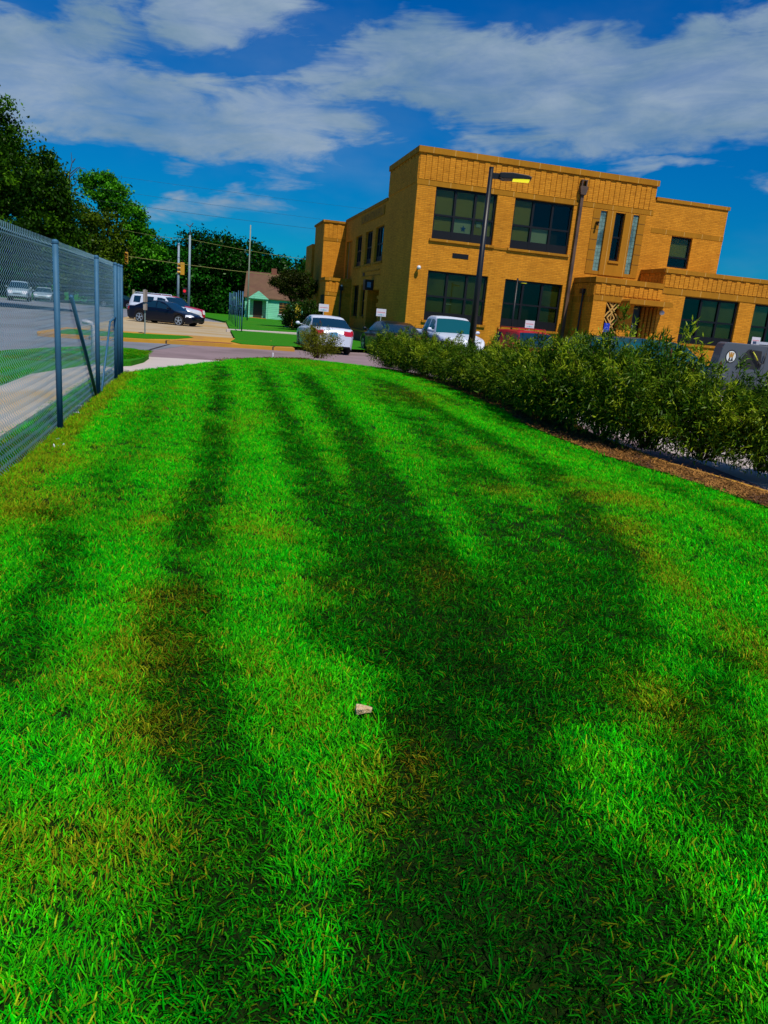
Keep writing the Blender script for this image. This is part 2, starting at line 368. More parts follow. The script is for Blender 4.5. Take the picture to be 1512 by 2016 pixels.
# near the fence
sw = lambda off, y: (FX(y)-off, y)
slab('verge', [sw(0.0, -6), sw(0.0, 14.5), sw(0.1, 15.8), (-6.9, 17.0), (-6.45, 18.1), (-6.55, 19.3), (-6.85, 20.6), (-7.3, 21.8), (-8.0, 22.7), (-9.2, 22.9), (-9.9, 19.0), (-9.0, 12), (-7.2, 5), (-5.0, -6)], 0.14, G_TER)
slab('sidewalk', [sw(0.50, -6), sw(0.50, 8), sw(0.46, 13.5), (-5.6, 15.6), (-6.65, 16.3), sw(1.55, 13.5), sw(1.58, 11), sw(1.7, 8), sw(1.8, -6)], 0.16, mat('worn_sidewalk', (0.40, 0.37, 0.33), 0.9, 0.14, 0.9, second=(0.42, 0.30, 0.14), bump=0.3, bscale=50, spec=0.2, sthr=(0.5, 0.7)))
slab('driveway', [(-5.2, 14.6), (-4.2, 15.5), (-3.8, 21.9), (-5.2, 21.9), (-7.05, 21.35), (-8.5, 22.6), (-8.5, 17.0), (-6.6, 16.2), (-5.5, 15.4)], 0.02, CONC_L, thick=0.1)
slab('crack_seal', [(-7.95, 23.3), (-7.9, 23.3), (-8.6, 28.3), (-8.75, 28.3)], 0.012, mat('tar', (0.03, 0.02, 0.02), 0.8, 0.1), thick=0.02)
slab('side_street', [(-9.0, 22.6), (-8.0, 23.2), (-8.7, 28.4), (-24, 24.4), (-24, 16), (-10.5, 18)], 0.016, ASPH_G, thick=0.02)
slab('entrance_pavement', bl((9, -3.8), (14, -3.8), (14, -2.35), (9, -2.35)), 0.158, CONC_L)
slab('parking_bay', [(6.0, 2), (20, 2), (20, 30), (2.5, 24), (3.2, 16), (4.6, 11.5)], 0.006, CONC_L, thick=0.02)

# ------------------------------------------------------------------ the main lawn
gy = list(np.arange(-5, 23.96, 0.3)) + [23.95]
V, Fq = [], []; NX = 44
for y in gy:
    l, r = interp(y, LEFT), interp(y, RIGHT)
    if y > 23.7: l = min(l, -2.75)
    for i in range(NX+1):
        x = l+(r-l)*i/NX; V.append((x, y, LZ(x, y)))
for j in range(len(gy)-1):
    for i in range(NX): Fq.append((j*(NX+1)+i, j*(NX+1)+i+1, (j+1)*(NX+1)+i+1, (j+1)*(NX+1)+i))
# skirt down to the lot
n0 = len(V); ring = [j*(NX+1)+NX for j in range(len(gy))] + [(len(gy)-1)*(NX+1)+i for i in range(NX, -1, -1)] + [j*(NX+1) for j in range(len(gy)-1, 48, -1)]
for k in ring: V.append((V[k][0], V[k][1], -0.2))
for a in range(len(ring)-1): Fq.append((ring[a], ring[a+1], n0+a+1, n0+a))
lawn = npmesh('lawn', V, Fq, G_BASE); lawn['kind'] = 'structure'
for q in lawn.data.polygons: q.use_smooth = True

# mulch bed and lot kerb beside the shrubs
M0 = [(y, interp(y, RIGHT)) for y in (-2, 1, 4, 6, 7.7, 9.1, 10.1, 11.4, 12.6, 14.7, 17.3, 20, 22, 23.2)]
def mulch_w(y): return float(np.interp(y, [0, 7.5, 9, 11, 13, 16, 20, 23], [1.3, 0.66, 0.66, 0.75, 0.9, 1.0, 0.85, 0.35]))
MULCH = mat('wood_mulch', (0.13, 0.06, 0.012), 0.95, 0.35, 14.0, second=(0.09, 0.04, 0.01), bump=1.0, bscale=35, spec=0.1)
slab('mulch_bed', [(x-0.05, y) for y, x in M0] + [(x+mulch_w(y), y) for y, x in reversed(M0)], 0.145, MULCH, zf=lambda x, y: 0)
slab('lot_kerb', [(x+mulch_w(y)+0.003, y) for y, x in M0] + [(x+mulch_w(y)+0.15, y) for y, x in reversed(M0)], 0.13, CONC_O, zf=lambda x, y: 0)

# tone map of the lawn: mower lean (1 = lying away, lit blades; 0 = lying towards us, dark) and dryness
def vnoise(x, y, s, seed):
    r = np.random.default_rng(seed).random((128, 128)); X = x*s+57.3; Y = y*s+31.7
    xi = np.floor(X).astype(int); yi = np.floor(Y).astype(int); fx = X-xi; fy = Y-yi; fx = fx*fx*(3-2*fx); fy = fy*fy*(3-2*fy)
    g = lambda a, b: r[a % 128, b % 128]
    return (g(xi, yi)*(1-fx)+g(xi+1, yi)*fx)*(1-fy)+(g(xi, yi+1)*(1-fx)+g(xi+1, yi+1)*fx)*fy
def fb(x, y, s, seed): return (vnoise(x, y, s, seed)*0.5+vnoise(x, y, s*2.1, seed+1)*0.3+vnoise(x, y, s*4.3, seed+2)*0.2)
def pl(y, P): return np.interp(y, [p[1] for p in P], [p[0] for p in P])
L2P = [(-0.05, 1), (-0.08, 1.8), (-0.20, 2.4), (-0.16, 3.4), (-0.35, 4.5), (-1.19, 8.2), (-3.28, 16), (-4.6, 22)]
L3P = [(0.4, 1), (0.86, 2.4), (1.42, 3.5), (2.02, 5.1), (2.22, 6.4), (2.16, 7.5), (1.61, 10.1), (-0.27, 19.5), (-1.2, 24)]
D1P = [(-0.45, 1), (-0.63, 2.2), (-1.0, 3.5), (-1.31, 4.8), (-2.06, 8.5), (-3.57, 15), (-4.2, 19)]
def gpt(px, py):
    v = ray(px, py); k = (0.2-CAMH)/v.z; return (v.x*k, v.y*k)
LANES = [([(432, 725), (430, 800), (415, 900), (385, 1040), (362, 1180), (350, 1350), (355, 1480), (410, 1600), (430, 1800), (440, 2100)], .17, .17, .85),
         ([(515, 722), (545, 800), (590, 900), (640, 1030), (680, 1150), (700, 1260)], .16, .30, .75),
         ([(600, 740), (680, 850), (760, 980), (840, 1120), (900, 1260), (930, 1430), (945, 1700), (960, 2100)], .24, .34, 1.0),
         ([(700, 1050), (760, 1230), (810, 1420), (850, 1650), (900, 2100)], .20, .14, .85),
         ([(780, 760), (920, 850), (1060, 930), (1150, 1020), (1195, 1120), (1195, 1230), (1130, 1380)], .26, .26, .80),
         ([(740, 745), (870, 880), (1000, 1030), (1050, 1180), (1010, 1380)], .46, .24, .60),
         ([(860, 775), (1060, 850), (1260, 920), (1420, 1000), (1512, 1070)], .24, .24, .50),
         ([(1400, 1300), (1390, 1480), (1420, 1650)], .22, .22, .60), ([(90, 1010), (110, 1100), (60, 1230), (0, 1330)], .16, .16, .70),
         ([(1230, 1780), (1280, 1900), (1300, 2100)], .22, .25, .70), ([(220, 1700), (170, 1850), (160, 2100)], .09, .12, .5), ([(290, 800), (240, 900), (190, 1000)], .22, .22, .35), ([(310, 735), (300, 790)], .25, .25, .3)]
LANES = [(np.array([gpt(*p) for p in P_]), w0, w1, am) for P_, w0, w1, am in LANES]
def lane_d(x, y, P):
    best = np.full(x.shape, 1e9); tt = np.zeros(x.shape); n = len(P)-1
    for i in range(n):
        a, b = P[i], P[i+1]; d = b-a; L2 = (d**2).sum()
        t = np.clip(((x-a[0])*d[0]+(y-a[1])*d[1])/L2, 0, 1); q = np.hypot(x-a[0]-t*d[0], y-a[1]-t*d[1])
        m_ = q < best; best = np.where(m_, q, best); tt = np.where(m_, (i+t)/n, tt)
    return best, tt
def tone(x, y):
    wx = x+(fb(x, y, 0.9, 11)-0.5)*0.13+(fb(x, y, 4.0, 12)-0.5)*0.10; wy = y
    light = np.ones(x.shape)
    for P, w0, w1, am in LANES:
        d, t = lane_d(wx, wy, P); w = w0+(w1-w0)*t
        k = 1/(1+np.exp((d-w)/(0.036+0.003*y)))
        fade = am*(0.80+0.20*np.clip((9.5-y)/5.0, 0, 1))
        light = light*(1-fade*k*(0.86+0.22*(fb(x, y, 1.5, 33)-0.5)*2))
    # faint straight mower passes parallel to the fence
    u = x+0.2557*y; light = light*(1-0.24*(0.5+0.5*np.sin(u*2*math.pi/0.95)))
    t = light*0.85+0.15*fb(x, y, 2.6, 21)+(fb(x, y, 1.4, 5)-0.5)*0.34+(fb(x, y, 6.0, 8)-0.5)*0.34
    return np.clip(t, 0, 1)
def dryness(x, y):
    tq = tone(x, y)
    d = (np.clip((fb(x, y, 0.9, 41)-0.60)*5, 0, 1)*0.40+np.clip((fb(x, y, 3.1, 44)-0.58)*5, 0, 1)*0.40)*np.clip(tq*1.5-0.25, 0.1, 1)
    for (cx, cy, sx, sy, a) in ((-0.75, 1.75, .35, .25, .8), (1.25, 2.9, .2, .3, .8), (2.0, 3.6, .2, .5, .8), (1.85, 2.6, .3, .25, .8), (0.35, 4.2, .18, .4, .6), (0.18, 2.2, .10, .3, .7), (-1.05, 3.5, .22, .35, .9), (-0.98, 2.9, .3, .4, .8), (-0.75, 2.35, .2, .2, .9), (2.2, 6.9, .55, .4, .95), (2.1, 7.6, .5, .3, .6), (-2.6, 5.0, .5, .6, .9), (-3.0, 6.4, .4, .8, .7),
                                (1.95, 4.9, .16, .9, .8), (2.0, 5.9, .3, .5, .8), (1.15, 6.9, .35, .3, .7), (-0.25, 2.6, .15, .3, .5), (1.6, 2.2, .3, .2, .5), (-1.9, 9.5, .3, 1.5, .4), (0.4, 15, 1.0, 2, .5), (-2.5, 21, 1.2, 1.5, .5), (0.05, 2.1, .12, .3, .7), (-.2, 3.9, .25, .1, .5)):
        d = np.maximum(d, 0.85*a*np.exp(-((x-cx)/sx)**2-((y-cy)/sy)**2)*(0.55+0.9*fb(x, y, 4.0, 77)))
    return np.clip(d, 0, 1)

# blade clumps: a few meshes, instanced over the lawn by geometry nodes
def blade_mat():
    m = bpy.data.materials.new('grass_blade'); m.use_nodes = True; N = NT(m.node_tree); N.n.clear()
    A = lambda n, t: N.new('ShaderNodeAttribute', attribute_name=n, attribute_type=t).outputs['Fac']
    tn, dr, rnd, kd = A('tone', 'INSTANCER'), A('dry', 'INSTANCER'), A('rnd', 'GEOMETRY'), A('hgt', 'GEOMETRY')
    lush = N.mix(tn, (0.001, 0.125, 0.004, 1), (0.002, 0.64, 0.004, 1))  # tone also puts the mower lanes' light and shade into blade colour
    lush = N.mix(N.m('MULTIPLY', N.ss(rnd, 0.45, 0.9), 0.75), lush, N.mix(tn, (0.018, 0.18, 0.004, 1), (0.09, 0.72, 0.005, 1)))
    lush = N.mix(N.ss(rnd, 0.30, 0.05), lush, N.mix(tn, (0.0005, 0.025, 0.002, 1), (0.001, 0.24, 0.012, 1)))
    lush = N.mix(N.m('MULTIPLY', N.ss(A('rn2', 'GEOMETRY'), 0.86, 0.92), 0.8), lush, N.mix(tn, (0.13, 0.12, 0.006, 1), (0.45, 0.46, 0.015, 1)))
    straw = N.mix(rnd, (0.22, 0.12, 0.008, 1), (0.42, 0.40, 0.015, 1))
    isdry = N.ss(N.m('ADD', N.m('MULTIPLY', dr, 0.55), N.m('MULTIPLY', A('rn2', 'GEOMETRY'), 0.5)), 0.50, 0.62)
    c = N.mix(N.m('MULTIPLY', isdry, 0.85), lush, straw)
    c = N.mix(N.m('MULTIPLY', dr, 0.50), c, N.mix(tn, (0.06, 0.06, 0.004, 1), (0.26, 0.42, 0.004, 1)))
    df = N.new('ShaderNodeBsdfDiffuse'); N.l.new(c, df.inputs[0])
    tl = N.new('ShaderNodeBsdfTranslucent'); N.l.new(c, tl.inputs[0])
    gl = N.new('ShaderNodeBsdfGlossy'); gl.inputs['Roughness'].default_value = 0.45; N.l.new(c, gl.inputs[0])
    mx = N.new('ShaderNodeMixShader'); mx.inputs[0].default_value = 0.30; N.l.new(df.outputs[0], mx.inputs[1]); N.l.new(tl.outputs[0], mx.inputs[2])
    mx2 = N.new('ShaderNodeMixShader'); mx2.inputs[0].default_value = 0.12; N.l.new(mx.outputs[0], mx2.inputs[1]); N.l.new(gl.outputs[0], mx2.inputs[2])
    o = N.new('ShaderNodeOutputMaterial'); N.l.new(mx2.outputs[0], o.inputs[0]); return m
BLADE = blade_mat()
def clump_mesh(seed, n, rad, hmin, hmax, width, lean):
    g = np.random.default_rng(seed)
    V, Fc, rn, r2, hg = [], [], [], [], []
    for i in range(n):
        a = g.uniform(0, 2*math.pi); q = rad*math.sqrt(g.uniform()); bx, by = q*math.cos(a), q*math.sin(a)
        h = g.uniform(hmin, hmax); w = width*g.uniform(0.6, 1.25)
        dirn = g.normal(0, 0.75)+math.pi/2            # leans mostly along +y of the clump
        lv = np.array([math.cos(dirn), math.sin(dirn)])*lean*g.uniform(0.3, 1.5)
        if g.random() < 0.2: lv = np.array([math.cos(a), math.sin(a)])*lean*g.uniform(0.2, 1.6)
        fa = g.uniform(0, math.pi) ; wx, wy = math.cos(fa)*w/2, math.sin(fa)*w/2
        k = len(V); u1, u2 = g.random(), g.random()
        for t, ww in ((0, 0.8), (0.5, 1.0), (1.0, 0.6)):
            cx, cy = bx+lv[0]*h*t*t*1.1, by+lv[1]*h*t*t*1.1; z = h*t*(1-0.28*lean*t)-0.006
            V += [(cx-wx*ww, cy-wy*ww, z), (cx+wx*ww, cy+wy*ww, z)]
            rn += [u1]*2; r2 += [u2]*2; hg += [t]*2
        Fc += [(k, k+1, k+3, k+2), (k+2, k+3, k+5, k+4)]
    return npmesh('grass_clump', V, Fc, BLADE, attrs={'rnd': rn, 'rn2': r2, 'hgt': hg}, link=False)
def scatter(name, pts, tones, drys, rots, scl, leanv, meshes, label, cat):
    """one object: point cloud + geometry nodes that puts clump meshes on the points"""
    ccol = bpy.data.collections.new(name+'_clumps')
    for me in meshes:
        ccol.objects.link(bpy.data.objects.new('grass_clump', me))
    me = bpy.data.meshes.new(name); n = len(pts)
    me.vertices.add(n); me.vertices.foreach_set('co', np.asarray(pts, np.float32).ravel())
    for a, d in (('tone', tones), ('dry', drys), ('scl', scl)):
        x = me.attributes.new(a, 'FLOAT', 'POINT'); x.data.foreach_set('value', np.asarray(d, np.float32))
    x = me.attributes.new('rot', 'FLOAT_VECTOR', 'POINT')
    rv = np.zeros((n, 3), np.float32); rv[:, 0] = leanv; rv[:, 2] = rots; x.data.foreach_set('vector', rv.ravel())
    x = me.attributes.new('idx', 'INT', 'POINT'); x.data.foreach_set('value', RNG.integers(0, len(meshes), n).astype(np.int32))
    o = link_mesh(name, me)
    ng = bpy.data.node_groups.new(name, 'GeometryNodeTree')
    ng.interface.new_socket('Geometry', in_out='INPUT', socket_type='NodeSocketGeometry')
    ng.interface.new_socket('Geometry', in_out='OUTPUT', socket_type='NodeSocketGeometry')
    N = ng.nodes; L = ng.links
    gi = N.new('NodeGroupInput'); go = N.new('NodeGroupOutput')
    ip = N.new('GeometryNodeInstanceOnPoints'); ci = N.new('GeometryNodeCollectionInfo')
    ci.inputs['Collection'].default_value = ccol; ci.inputs['Separate Children'].default_value = True; ci.inputs['Reset Children'].default_value = True
    def na(nm, t):
        q = N.new('GeometryNodeInputNamedAttribute'); q.data_type = t; q.inputs['Name'].default_value = nm; return q.outputs['Attribute']
    L.new(gi.outputs[0], ip.inputs['Points']); L.new(ci.outputs[0], ip.inputs['Instance']); ip.inputs['Pick Instance'].default_value = True
    L.new(na('idx', 'INT'), ip.inputs['Instance Index']); L.new(na('scl', 'FLOAT'), ip.inputs['Scale'])
    e2r = N.new('FunctionNodeEulerToRotation'); L.new(na('rot', 'FLOAT_VECTOR'), e2r.inputs[0]); L.new(e2r.outputs[0], ip.inputs['Rotation'])
    L.new(ip.outputs[0], go.inputs[0])
    md = o.modifiers.new('scatter', 'NODES'); md.node_group = ng
    tag(o, None, None, None, 'stuff'); o['label'] = label; o['category'] = cat
    return o
near = [clump_mesh(100+i, 72, 0.060, 0.014, 0.037, 0.0038, 0.62) for i in range(8)]
P, = [[]]
def jit(y0, y1, step, keep=1.0):
    out = []
    for y in np.arange(y0, y1, step):
        l, r = interp(y, LEFT)+0.06, interp(y, RIGHT)-0.02
        # only what the camera (or one a step aside) can see
        lim = 0.62*max(y, 0)+1.6
        for x in np.arange(max(l, -lim), min(r, lim), step):
            xx = x+RNG.uniform(-.6, .6)*step; yy = y+RNG.uniform(-.6, .6)*step
            if RNG.random() < keep and xx > interp(yy, LEFT)+0.03 and xx < interp(yy, RIGHT) and yy < 23.8: out.append((xx, yy))
    return out
XY = jit(0.6, 3.4, 0.051)+jit(3.4, 5.0, 0.058)+jit(5.0, 9.0, 0.080)+jit(9.0, 14.0, 0.11)+jit(14.0, 23.8, 0.14)
XY = np.array(XY); x_, y_ = XY[:, 0], XY[:, 1]
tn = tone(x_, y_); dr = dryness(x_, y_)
dist = np.hypot(x_, y_)
# bare-ish dry strip along the fence foot
fd = x_-(-3.73-0.2557*(y_-8.13))
keepm = ~((fd < 0.20) & (fd > -0.1) & (fb(x_, y_, 1.6, 9) > 0.42) & (y_ < 14.3))
dr = np.where(fd < 0.32, np.maximum(dr, 0.70), dr)
keepm[:] = True
XY, tn, dr, dist, x_, y_ = XY[keepm], tn[keepm], dr[keepm], dist[keepm], x_[keepm], y_[keepm]
n = len(XY)
pts = np.column_stack([x_, y_, [LZ(a, b) for a, b in XY]])
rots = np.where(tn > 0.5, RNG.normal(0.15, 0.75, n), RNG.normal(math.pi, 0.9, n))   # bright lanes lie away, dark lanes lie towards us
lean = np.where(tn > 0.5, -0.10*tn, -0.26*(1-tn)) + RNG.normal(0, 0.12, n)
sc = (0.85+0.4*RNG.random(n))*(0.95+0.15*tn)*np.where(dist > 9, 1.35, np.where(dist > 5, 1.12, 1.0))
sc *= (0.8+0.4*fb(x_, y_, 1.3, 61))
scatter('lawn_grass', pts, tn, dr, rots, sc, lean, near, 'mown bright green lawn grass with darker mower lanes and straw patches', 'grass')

vx = []
for y in np.arange(4.5, 22, 0.13):
    for x in np.arange(FX(y)-4.2, FX(y)-0.02, 0.13):
        o_ = FX(y)-x; xx, yy = x+RNG.uniform(-.07, .07), y+RNG.uniform(-.07, .07)
        ok = (o_ < 0.46 and y < 15) or (1.72 < o_ < 4.0 and y < 14.5) or (y >= 14.5 and (xx+8.1)**2/2.1+(yy-19.4)**2/9.5 < 1.0)
        if ok and RNG.random() < 0.9: vx.append((xx, yy))
vx = np.array(vx); nv = len(vx)
scatter('verge_grass', np.column_stack([vx, [gz(a, b)+0.14 for a, b in vx]]), np.clip(0.55+(fb(vx[:, 0], vx[:, 1], 1.0, 70)-.5)*1.2, 0, 1), np.clip(fb(vx[:, 0], vx[:, 1], 1.2, 80)*1.3-0.35, 0, 1),
        RNG.uniform(0, 6.28, nv), 1.25+0.4*RNG.random(nv), RNG.normal(0, .1, nv), near, 'short verge grass on both sides of the sidewalk beyond the chain link fence', 'grass')

# ------------------------------------------------------------------ chain link fence
GALV = mat('galvanised_steel', (0.038, 0.13, 0.23), 0.6, 0.2, 6.0, metal=0.1, spec=0.3)
GALV_W = mat('galvanised_wire', (0.24, 0.42, 0.52), 0.5, 0.1, 6.0, metal=0.1)
fdir = Vector((-0.2557, 1, 0)).normalized()
f0 = Vector((FX(2.0), 2.0, 0.13)); FLEN = (14.25-2.0)/fdir.y
fence = empty('chain_link_fence', f0, math.atan2(fdir.y, fdir.x), 'tall galvanised chain link fence along the left edge of the lawn', 'fence')
g = np.arange(0, FLEN, 0.066); HZ = 2.02; nz = int(HZ/0.041); V, Fq = [], []
wr = 0.0025
for i, u in enumerate(g):
    zz = 0.03+np.arange(nz+1)*0.041
    uu = u+np.where((np.arange(nz+1)+0) % 2 == 0, 0.0, 0.066)
    vv = np.where((np.arange(nz+1)) % 2 == 0, wr, -wr)
    k = len(V)
    for a, b, c in zip(uu, vv, zz):
        sag = 0.012*math.sin(a*2.1)*math.sin(c*1.5)
        V += [(a-wr, b+sag, c), (a+wr*0.5, b+sag+wr, c), (a+wr*0.5, b+sag-wr, c)]
    for j in range(nz):
        q = k+3*j
        Fq += [(q, q+1, q+4, q+3), (q+1, q+2, q+5, q+4), (q+2, q, q+3, q+5)]
npmesh('chain_link', V, Fq, GALV_W, fence)
tz = 0.03+nz*0.041
b = MB()
for u in g:   # twisted barbs on top
    b.tube([(u, 0, tz-0.035), (u+0.012, 0.004, tz+0.03)], 0.0035, 3); b.tube([(u+0.058, 0, tz-0.03), (u+0.03, -0.004, tz+0.032)], 0.0035, 3)
b.build('barbed_edge', GALV_W, fence)
MB().tube([(0, 0.01, tz-0.05), (FLEN, 0.01, tz-0.05)], 0.006, 5).build('tension_wire', GALV_W, fence)
for yy in (2.1, 5.12, 8.13, 11.1, 13.33, 13.85, 14.25):
    u = (yy-2.0)/fdir.y; r = 0.032 if yy not in (13.85,) else 0.026
    p = MB().tube([(u, -0.03, -0.1), (u, -0.03, 2.04)], r, 14).build('fence_post', GALV, fence, True)
    MB().tube([(u, -0.03, 2.035), (u, -0.03, 2.055), (u, -0.03, 2.075)], [r*1.15, r*1.15, r*0.6], 14).build('post_cap', GALV, p)
ub = (10.75-2)/fdir.y
MB().tube([(ub+0.25, -0.03, 0.03), ((9.0-2)/fdir.y, -0.03, 1.5)], 0.024, 10).build('brace', GALV, fence, True)
MB().tube([((11.4-2)/fdir.y, -0.03, 0.03), ((12.6-2)/fdir.y, -0.03, 1.1)], 0.016, 8).build('brace', GALV, fence, True)
MB().tube([((12.6-2)/fdir.y, -0.03, 1.1), ((13.33-2)/fdir.y, -0.03, 1.15)], 0.018, 8).build('brace', GALV, fence, True)

# dead grass tufts along the foot, straw and litter
STRAW = mat('straw', (0.42, 0.22, 0.03), 0.9, 0.25, 3.0)
def straws(name, pts, L, w, m, label, cat):
    V, Fq = [], []
    for (x, y, z) in pts:
        a = random.uniform(0, 6.28); l = L*random.uniform(0.4, 1.2); t = random.uniform(-0.1, 0.4)
        dx, dy, dz = math.cos(a)*l*math.cos(t), math.sin(a)*l*math.cos(t), math.sin(t)*l
        nx, ny = -math.sin(a)*w/2, math.cos(a)*w/2; k = len(V)
        V += [(x-nx, y-ny, z+0.006), (x+nx, y+ny, z+0.006), (x+dx+nx*.6, y+dy+ny*.6, z+dz+0.01), (x+dx-nx*.6, y+dy-ny*.6, z+dz+0.01)]; Fq.append((k, k+1, k+2, k+3))
    o = npmesh(name, V, Fq, m); o['kind'] = 'stuff'; o['label'] = label; o['category'] = cat; return o
straws('dead_grass', [(FX(y)+random.gauss(0.13, 0.10), y, 0.15) for y in [random.uniform(3, 15) for _ in range(16000)]], 0.06, 0.006, STRAW, 'dry straw coloured dead grass along the foot of the chain link fence', 'dead grass')
mp = []
for _ in range(16000):
    y = random.uniform(3, 22); w = mulch_w(y); mp.append((interp(y, RIGHT)+random.uniform(-0.08, w), y, 0.148))
straws('mulch_chips', mp, 0.07, 0.012, mat('mulch_chip', (0.30, 0.13, 0.02), 0.9, 0.45, 9.0, second=(0.08, 0.03, 0.01), sthr=(.5, .6)), 'brown wood mulch chips on the strip beneath the shrubs', 'mulch')
PAPER = mat('white_paper', (0.75, 0.80, 0.85), 0.8, 0.1)
def litter(x, y, s, rz, label):
    import bmesh
    V = [];
    for j in range(5):
        for i in range(7): V.append(((i-3)*s*0.16, (j-2)*s*0.10, abs(random.gauss(0.015, 0.012))+0.01*((i+j) % 2)))
    Fq = [(j*7+i, j*7+i+1, j*7+i+8, j*7+i+7) for j in range(4) for i in range(6) if not (j == 3 and i > 3)]
    o = npmesh('paper_scrap', V, Fq, PAPER); md = o.modifiers.new('s', 'SOLIDIFY'); md.thickness = 0.002
    o.location = (x, y, 0.17); o.rotation_euler = (0.15, 0.1, rz); tag(o, label, 'litter', 'paper scraps along the fence foot')
litter(-3.28, 7.22, 0.20, 0.9, 'crumpled white paper scrap nearest the camera, at the foot of the chain link fence')
litter(-3.42, 7.55, 0.14, 0.2, 'small folded white scrap just beyond the crumpled paper by the fence foot')
litter(-4.05, 9.35, 0.15, 2.2, 'thin white paper strip on the straw halfway along the fence')
litter(-4.22, 9.9, 0.08, 1.2, 'tiny white crumb of paper on the straw beyond the thin strip')
litter(-4.95, 12.7, 0.24, 2.7, 'flat white paper scrap near the far end of the chain link fence')

# pale stone in the grass
import bmesh
bm = bmesh.new()
for p in ((-.034, -.014, 0), (-.036, .012, .002), (.030, -.010, .004), (.034, .010, .004), (-.032, -.013, .027), (-.030, .013, .030), (-.012, -.014, .026), (.014, -.009, .021), (.033, -.007, .017), (.036, .006, .013), (.010, .010, .022), (-.038, 0, .014), (.0, -.017, .010), (-.020, -.016, .004), (.020, .013, .010)): bm.verts.new(p)
bmesh.ops.convex_hull(bm, input=bm.verts); bmesh.ops.subdivide_edges(bm, edges=bm.edges, cuts=2, use_grid_fill=True)
for v in bm.verts: v.co += Vector((random.gauss(0, .0006), random.gauss(0, .0006), random.gauss(0, .0006)))
me = bpy.data.meshes.new('stone'); bm.to_mesh(me); bm.free()
rk = link_mesh('stone', me); me.materials.append(mat('pale_limestone', (0.72, 0.52, 0.30), 0.85, 0.25, 60.0, second=(0.52, 0.30, 0.10), bump=0.8, bscale=150))
rp = (-0.008, 2.54)
rk.location = (rp[0]-0.0, rp[1]+0.02, LZ(*rp)+0.028); rk.rotation_euler = (0.35, -0.12, 0.10); rk.scale = (0.92, 1.0, 1.1)
tag(rk, 'pale wedge shaped stone lying in the middle of the lawn', 'stone')

# ------------------------------------------------------------------ school building
school = empty('school_building', BC, BROT, 'two storey buff brick school building with flat parapet and dark framed windows', 'building')
TH = 0.30
def wall(name, axis, off, u0, u1, z0, z1, holes, m, parent, out):
    """axis 's': wall in plane t=off spanning s u0..u1; axis 't': plane s=off spanning t. out=+-1 outward along the normal axis"""
    us = sorted({u0, u1, *[h[0] for h in holes], *[h[1] for h in holes]}); zs = sorted({z0, z1, *[h[2] for h in holes], *[h[3] for h in holes]})
    us = [u for u in us if u0 <= u <= u1]; zs = [z for z in zs if z0 <= z <= z1]
    b = MB(); ins = off-out*TH
    P = (lambda u, n, z: (u, n, z)) if axis == 's' else (lambda u, n, z: (n, u, z))
    for i in range(len(us)-1):
        for j in range(len(zs)-1):
            cu, cz = (us[i]+us[i+1])/2, (zs[j]+zs[j+1])/2
            if any(h[0] < cu < h[1] and h[2] < cz < h[3] for h in holes): continue
            b.quad(P(us[i], off, zs[j]), P(us[i+1], off, zs[j]), P(us[i+1], off, zs[j+1]), P(us[i], off, zs[j+1]))
    for h in holes:
        a, c, d, e = h
        b.quad(P(a, off, d), P(a, ins, d), P(a, ins, e), P(a, off, e)); b.quad(P(c, off, d), P(c, ins, d), P(c, ins, e), P(c, off, e))
        b.quad(P(a, off, d), P(c, off, d), P(c, ins, d), P(a, ins, d)); b.quad(P(a, off, e), P(c, off, e), P(c, ins, e), P(a, ins, e))
    return b.build(name, m, parent)
def window(axis, off, out, u0, u1, z0, z1, cols, ztr, zpan, blinds=None, glass=None, rec=0.13, fr=0.09, mull=0.12, deep=0.5, label=None):
    """frame part with pane / blind sub-parts. ztr: transom heights; zpan: top of the solid bottom panel; blinds: (col,row)->material"""
    P3 = (lambda b, ua, ub, na, nb, za, zb: b.box(ua, ub, min(na, nb), max(na, nb), za, zb)) if axis == 's' else (lambda b, ua, ub, na, nb, za, zb: b.box(min(na, nb), max(na, nb), ua, ub, za, zb))
    fa, fbk = off-out*rec, off-out*(rec+0.10)
    b = MB()
    P3(b, u0+.003, u1-.003, fa, fbk, z1-fr, z1-.003); P3(b, u0+.003, u1-.003, fa, fbk, z0+.003, zpan if zpan else z0+fr)
    P3(b, u0+.003, u0+fr, fa+out*.002, fbk, z0+.005, z1-.005); P3(b, u1-fr, u1-.003, fa+out*.002, fbk, z0+.005, z1-.005)
    edges = [u0+(u1-u0)*c for c in cols]
    for e in edges: P3(b, e-mull/2, e+mull/2, fa+out*.012, fbk, z0+.006, z1-.006)
    for zt in ztr: P3(b, u0+.004, u1-.004, fa+out*.004, fbk, zt-.045, zt+.045)
    fo = b.build('window', BRONZE, school)
    if label: fo['label'] = label
    ue = [u0+fr/2]+edges+[u1-fr/2]; ze = [zpan if zpan else z0+fr/2]+sorted(ztr)+[z1-fr/2]
    gb = MB(); P3(gb, u0+.02, u1-.02, off-out*(rec+.055), off-out*(rec+.062), (zpan or z0)+.01, z1-.02)
    gb.build('pane', glass or GLASS, fo)
    groups = {}
    for i in range(len(ue)-1):
        for j in range(len(ze)-1):
            mm = (blinds or {}).get((i, j))
            if mm: groups.setdefault(mm.name, (mm, MB()))[1]; P3(groups[mm.name][1], ue[i]+.03, ue[i+1]-.03, off-out*(rec+.115), off-out*(rec+.12), ze[j], ze[j+1])
    for mm, q in groups.values(): q.build('blind', mm, fo)
    return fo
def bandbox(b, axis, off, out, u0, u1, z0, z1, proud):
    n0, n1 = off-out*0.12, off+out*proud
    if axis == 's': b.box(u0, u1, min(n0, n1), max(n0, n1), z0, z1)
    else: b.box(min(n0, n1), max(n0, n1), u0, u1, z0, z1)
